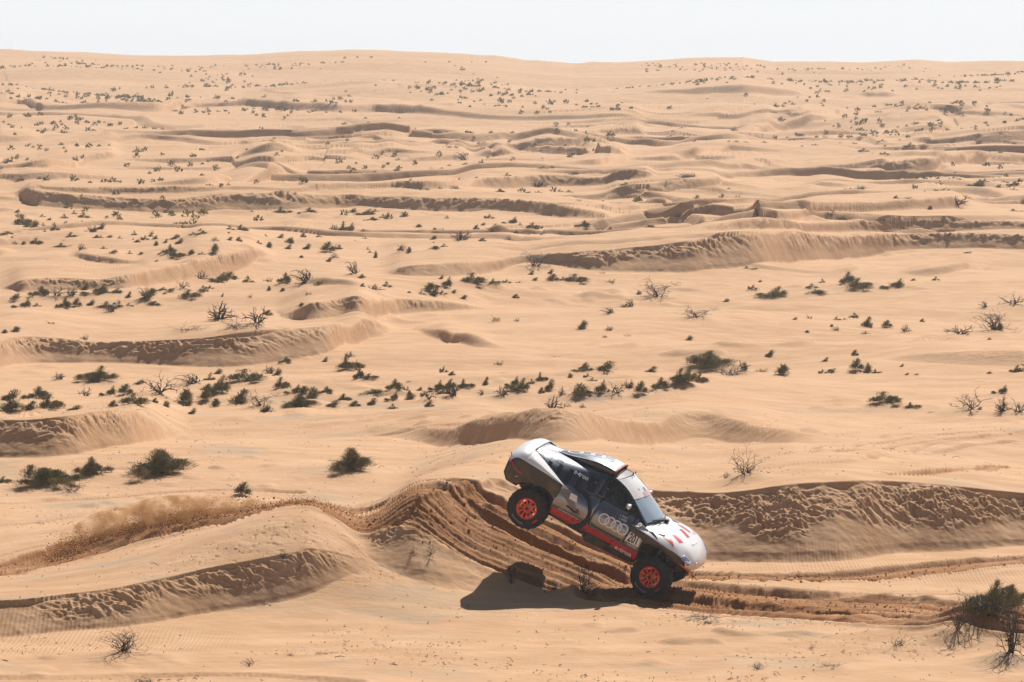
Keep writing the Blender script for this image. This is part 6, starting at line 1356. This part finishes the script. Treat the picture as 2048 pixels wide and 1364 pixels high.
# ---- cockpit
bm = bmesh.new(); bm_box(bm, .62, .98, -.70, .70, 1.16, 1.36, .04); bm_obj('dashboard', bm, CP['black'])
bm = bmesh.new(); bm_box(bm, -.42, -.36, -.74, .74, 1.18, 1.86, .02); bm_obj('bulkhead', bm, CP['black'])
for y in (-.40, .40):
    bm = bmesh.new(); bm_box(bm, -.34, -.24, y-.24, y+.24, 1.15, 1.74, .05); bm_box(bm, -.30, .20, y-.24, y+.24, 1.05, 1.14, .03)
    for s in (-1, 1): bm_box(bm, -.30, -.10, y+s*.22-.03, y+s*.22+.03, 1.45, 1.70, .02)
    bm_obj('racing_seat', bm, CP['black'])
bm = bmesh.new()
for pts in ([(-.32, -.66, 1.15), (-.30, -.62, 1.86), (.2, -.62, 1.80), (.86, -.70, 1.36)], [(-.32, .66, 1.15), (-.30, .62, 1.86), (.2, .62, 1.80), (.86, .70, 1.36)], [(-.30, -.62, 1.86), (-.30, .62, 1.86)], [(-.25, -.74, 1.30), (.55, -.76, 1.28)]): bm_tube(bm, pts, .022, 8)
bm_obj('roll_cage', bm, CP['dark'])
bm = bmesh.new(); n = 24
ringp = [(.50+.12*math.cos(2*math.pi*i/n)*.35, -.40+.15*math.sin(2*math.pi*i/n), 1.38+.14*math.cos(2*math.pi*i/n)) for i in range(n+1)]
bm_tube(bm, ringp, .014, 6); bm_tube(bm, [(.50, -.40, 1.38), (.66, -.40, 1.33)], .02, 6); bm_obj('steering_wheel', bm, CP['black'])

# ---- the two crew: seated, helmeted, arms forward
def skin_person(label, y, suit, arms):
    joints = {'pelvis': (-.14, 0, 1.15, .15, .12), 'waist': (-.17, 0, 1.26, .145, .105), 'chest': (-.19, 0, 1.44, .165, .11), 'neck': (-.17, 0, 1.575, .06, .06), 'head': (-.135, 0, 1.66, .075, .085), 'crown': (-.13, 0, 1.73, .06, .065)}
    chain = [('pelvis', 'waist'), ('waist', 'chest'), ('chest', 'neck'), ('neck', 'head'), ('head', 'crown')]
    for s, nm in ((-1, 'r'), (1, 'l')):
        ax = arms[nm]
        joints.update({'sh'+nm: (-.17, s*.17, 1.50, .065, .065), 'el'+nm: (*ax[0], .047, .047), 'wr'+nm: (*ax[1], .030, .030), 'pa'+nm: (*ax[2], .038, .024)})
        chain += [('chest', 'sh'+nm), ('sh'+nm, 'el'+nm), ('el'+nm, 'wr'+nm), ('wr'+nm, 'pa'+nm)]
        for f in range(4):
            px, py, pz = ax[2]; o = (f-1.5)*.019
            joints['f%d%s' % (f, nm)] = (px+.035, py+o, pz+.012, .0095, .0095); joints['g%d%s' % (f, nm)] = (px+.058, py+o, pz-.012, .009, .009)
            joints['h%d%s' % (f, nm)] = (px+.042, py+o, pz-.034, .008, .008)
            chain += [('pa'+nm, 'f%d%s' % (f, nm)), ('f%d%s' % (f, nm), 'g%d%s' % (f, nm)), ('g%d%s' % (f, nm), 'h%d%s' % (f, nm))]
        joints['t'+nm] = (ax[2][0]+.01, ax[2][1]-s*.045, ax[2][2]-.005, .011, .011); chain.append(('pa'+nm, 't'+nm))
        joints.update({'hip'+nm: (-.08, s*.10, 1.14, .095, .095), 'kn'+nm: (.34, s*.13, 1.20, .065, .065), 'an'+nm: (.66, s*.12, .96, .045, .045), 'to'+nm: (.80, s*.12, 1.0, .04, .03)})
        chain += [('pelvis', 'hip'+nm), ('hip'+nm, 'kn'+nm), ('kn'+nm, 'an'+nm), ('an'+nm, 'to'+nm)]
    names = list(joints); me = bpy.data.meshes.new('person')
    me.from_pydata([(joints[k][0], joints[k][1], joints[k][2]) for k in names], [(names.index(a), names.index(b)) for a, b in chain], [])
    o = bpy.data.objects.new('person', me); COL.objects.link(o)
    md = o.modifiers.new('skin', 'SKIN'); sv = me.skin_vertices[0].data
    for i, k in enumerate(names): sv[i].radius = joints[k][3:5]; sv[i].use_root = (k == 'pelvis')
    o.modifiers.new('sub', 'SUBSURF').levels = 1
    bpy.context.view_layer.update()
    dg = bpy.context.evaluated_depsgraph_get(); m2 = bpy.data.meshes.new_from_object(o.evaluated_get(dg)); o.modifiers.clear(); o.data = m2
    m2.materials.clear(); m2.materials.append(suit)
    for p in m2.polygons: p.use_smooth = True
    M = Matrix.Translation(car.location) @ car.rotation_euler.to_matrix().to_4x4() @ Matrix.Translation((0, y, -.005))
    o.matrix_world = M
    bm = bmesh.new(); bmesh.ops.create_uvsphere(bm, u_segments=24, v_segments=16, radius=1)
    for v in bm.verts: v.co = Vector((-.115+v.co.x*.142, v.co.y*.125, 1.685+v.co.z*.140-(.02 if v.co.x > .5 and v.co.z < 0 else 0)))
    h = bm_obj('helmet', bm, CP['white'], o)
    bm = bmesh.new(); 
    vs = []
    for a in np.linspace(-75, 75, 13):
        for zz in (1.66, 1.73):
            q = 1-((zz-1.685)/.14)**2; rr = math.sqrt(max(q, 0))
            vs.append(bm.verts.new((-.115+.148*rr*math.cos(R(a)), .131*rr*math.sin(R(a)), zz)))
    for i in range(12): bm.faces.new([vs[2*i], vs[2*i+2], vs[2*i+3], vs[2*i+1]])
    bm_obj('visor', bm, CP['gloss'], o)
    for s in (-1, 1):
        bm = bmesh.new(); bm_tube(bm, [(-.10, s*.09, 1.545), (-.045, s*.085, 1.45), (-.03, s*.06, 1.30), (-.05, s*.02, 1.22)], .013, 5); bm_obj('harness_strap', bm, CP['red'] if suit is SUITS[0] else CP['decal'], o)
    tag(o, label, 'person', 'crew sitting in the race car')
SUITS = [mat('white_race_suit', (.45, .45, .47), .8), mat('dark_race_suit', (.10, .10, .12), .8)]
skin_person('person in white helmet behind the near side window, hands on the steering wheel', -.40, SUITS[0],
            {'r': ((.05, -.24, 1.36), (.34, -.17, 1.40), (.43, -.15, 1.42)), 'l': ((.05, .24, 1.36), (.34, .16, 1.40), (.43, .14, 1.42))})
skin_person('person in a white helmet and dark suit on the far seat behind the windscreen', .40, SUITS[1],
            {'r': ((.02, -.23, 1.32), (.24, -.12, 1.27), (.31, -.10, 1.26)), 'l': ((.02, .23, 1.32), (.24, .12, 1.27), (.31, .10, 1.26))})
# ---------------------------------------------------------------- sand thrown up behind the car
def thrown_sand():
    r = np.random.default_rng(5)
    P = np.array([TRACKS[0][2][i] for i in range(2, 8)], float)
    s = np.r_[0, np.cumsum(np.hypot(*(P[1:]-P[:-1]).T))]; s /= s[-1]
    def at(t): return np.interp(t, s, P[:, 0]), np.interp(t, s, P[:, 1])
    n = 60000
    t = r.uniform(.02, 1, n)
    # plume height and thickness along the lane: clumpy at its tail, thin and high towards the crest
    H_ = np.interp(t, [0, .08, .18, .35, .55, .75, 1], [.10, .42, .48, .58, .34, .18, .06])
    cl = 0.5+0.9*gnoise(t*17, t*0+.5, 301)+0.5*gnoise(t*43, t*0+.5, 302)
    dens_ = np.interp(t, [0, .07, .12, .2, .4, .6, .8, 1], [.35, 1, .75, .6, .7, .5, .25, .1])*np.clip(cl, .12, 1.3)
    k = r.random(n) < dens_; t = t[k]; H_ = H_[k]; n = len(t)
    x, y = at(t)
    hgt = H_*np.abs(r.normal(0, .42, n))*np.clip(.8+.8*gnoise(t*23, t*0+.3, 303), .3, 1.8)
    x = x+r.normal(0, .22, n)-hgt*.5; y = y+r.normal(.35, .40, n)
    z = ground(x/y, y)+hgt
    sz = r.lognormal(math.log(.0062), .45, n)
    base = np.array([[1, 1, 1], [1, -1, -1], [-1, 1, -1], [-1, -1, 1]], float)
    q = base[None]*sz[:, None, None]*r.uniform(.5, 1.3, (n, 4, 3))
    V = (q+np.stack([x, y, z], 1)[:, None]).reshape(-1, 3)
    i = np.arange(n)*4
    T = np.concatenate([np.stack([i, i+1, i+2], 1), np.stack([i, i+3, i+1], 1), np.stack([i, i+2, i+3], 1), np.stack([i+1, i+3, i+2], 1)])
    me = np_mesh('thrown_sand', V, tris=T, smooth=False)
    m = mat('thrown_damp_sand', (0.48, 0.245, 0.10), 0.9, spec=.2); me.materials.append(m)
    tag(link('thrown_sand', me), 'orange grains of sand flung up along the wheel tracks behind the car', 'sand spray', kind='stuff')
    # clods lying in and beside the lanes
    V = []; T = []
    n = 5200; tk = [TRACKS[0][2], TRACKS[1][2]]
    ico = bmesh.new(); bmesh.ops.create_icosphere(ico, subdivisions=1, radius=1); iv = np.array([v.co for v in ico.verts]); it = np.array([[v.index for v in f.verts] for f in ico.faces]); ico.free()
    for w, Q, nn in ((1.25, tk[0], 4200), (.7, tk[1], 1500)):
        Q = np.array(Q, float); d = np.r_[0, np.cumsum(np.hypot(*(Q[1:]-Q[:-1]).T))]
        u_ = r.uniform(0, d[-1], nn); cx = np.interp(u_, d, Q[:, 0])+r.normal(0, w*.62, nn)*.7; cy = np.interp(u_, d, Q[:, 1])+r.normal(0, w*.62, nn)
        zz = ground(cx/cy, cy); sz = r.lognormal(math.log(.010), .5, nn)
        off = len(V)
        VV = iv[None]*sz[:, None, None]*r.uniform(.6, 1.25, (nn, len(iv), 3))+np.stack([cx, cy, zz+sz*.3], 1)[:, None]
        base_i = sum(len(a) for a in V); V.append(VV.reshape(-1, 3)); T.append((it[None]+(np.arange(nn)*len(iv))[:, None, None]).reshape(-1, 3)+base_i)
    me = np_mesh('sand_clods', np.concatenate(V), tris=np.concatenate(T)); me.materials.append(mat('damp_sand_clod', (0.34, 0.155, 0.055), .95, spec=.1))
    tag(link('sand_clods', me), 'small clods of damp sand lying along the wheel tracks', 'sand clods', kind='stuff')
    # fine dust hanging over the lane
    rings = []
    bm = bmesh.new(); prev = None
    for tt in np.linspace(.03, .72, 24):
        cx, cy = at(tt); g = ground_z(cx, cy); hh = np.interp(tt, [0, .1, .35, .5, .62, .72], [.05, .42, .55, .40, .18, .02])
        ring = []
        for k in range(12):
            a = 2*math.pi*k/12
            ring.append(bm.verts.new((cx-.25, cy+.35+(.9*min(1, .08+4*min(tt, max(0, .72-tt))))*math.cos(a), g+.06+hh*.5+hh*.62*math.sin(a))))
        if prev:
            for k in range(12): bm.faces.new([prev[k], prev[(k+1) % 12], ring[(k+1) % 12], ring[k]])
        else: bm.faces.new(ring)
        prev = ring
    bm.faces.new(prev[::-1]); bmesh.ops.recalc_face_normals(bm, faces=bm.faces)
    me = bpy.data.meshes.new('dust_cloud'); bm.to_mesh(me); bm.free()
    m = bpy.data.materials.new('airborne_dust'); m.use_nodes = True; nt = m.node_tree; nn_ = nt.nodes; nn_.remove(nn_['Principled BSDF'])
    v = nn_.new('ShaderNodeVolumePrincipled'); v.inputs['Color'].default_value = (0.72, 0.34, 0.13, 1); v.inputs['Anisotropy'].default_value = .2
    geo = nn_.new('ShaderNodeNewGeometry'); no = nn_.new('ShaderNodeTexNoise'); no.inputs['Scale'].default_value = 2.8; no.inputs['Detail'].default_value = 5
    nt.links.new(geo.outputs['Position'], no.inputs['Vector'])
    mr = nn_.new('ShaderNodeMapRange'); mr.inputs['From Min'].default_value = .49; mr.inputs['From Max'].default_value = .70; mr.inputs['To Max'].default_value = 5.0
    nt.links.new(no.outputs['Fac'], mr.inputs['Value']); nt.links.new(mr.outputs['Result'], v.inputs['Density']); nt.links.new(v.outputs[0], nn_['Material Output'].inputs['Volume'])
    me.materials.append(m)
    tag(link('dust_cloud', me), 'thin orange dust hanging over the tracks behind the car', 'dust', kind='stuff')
thrown_sand()
# ---------------------------------------------------------------- dusty air
def build_haze():
    bm = bmesh.new()
    bmesh.ops.create_cube(bm, size=1.0)
    me = bpy.data.meshes.new('haze'); bm.to_mesh(me); bm.free()
    m = bpy.data.materials.new('dusty_air'); m.use_nodes = True
    nt = m.node_tree; nt.nodes.remove(nt.nodes['Principled BSDF'])
    v = nt.nodes.new('ShaderNodeVolumePrincipled')
    v.inputs['Color'].default_value = (0.93, 0.94, 0.96, 1)
    v.inputs['Density'].default_value = HAZE_D
    v.inputs['Anisotropy'].default_value = 0.3
    nt.links.new(v.outputs[0], nt.nodes['Material Output'].inputs['Volume'])
    me.materials.append(m)
    o = link('haze', me)
    z0, z1 = -14.0, 22.0
    o.scale = (4800, 1640, z1-z0); o.location = (0, 800, (z0+z1)/2)
    tag(o, kind='stuff')
HAZE_D = 0.00032
build_haze()
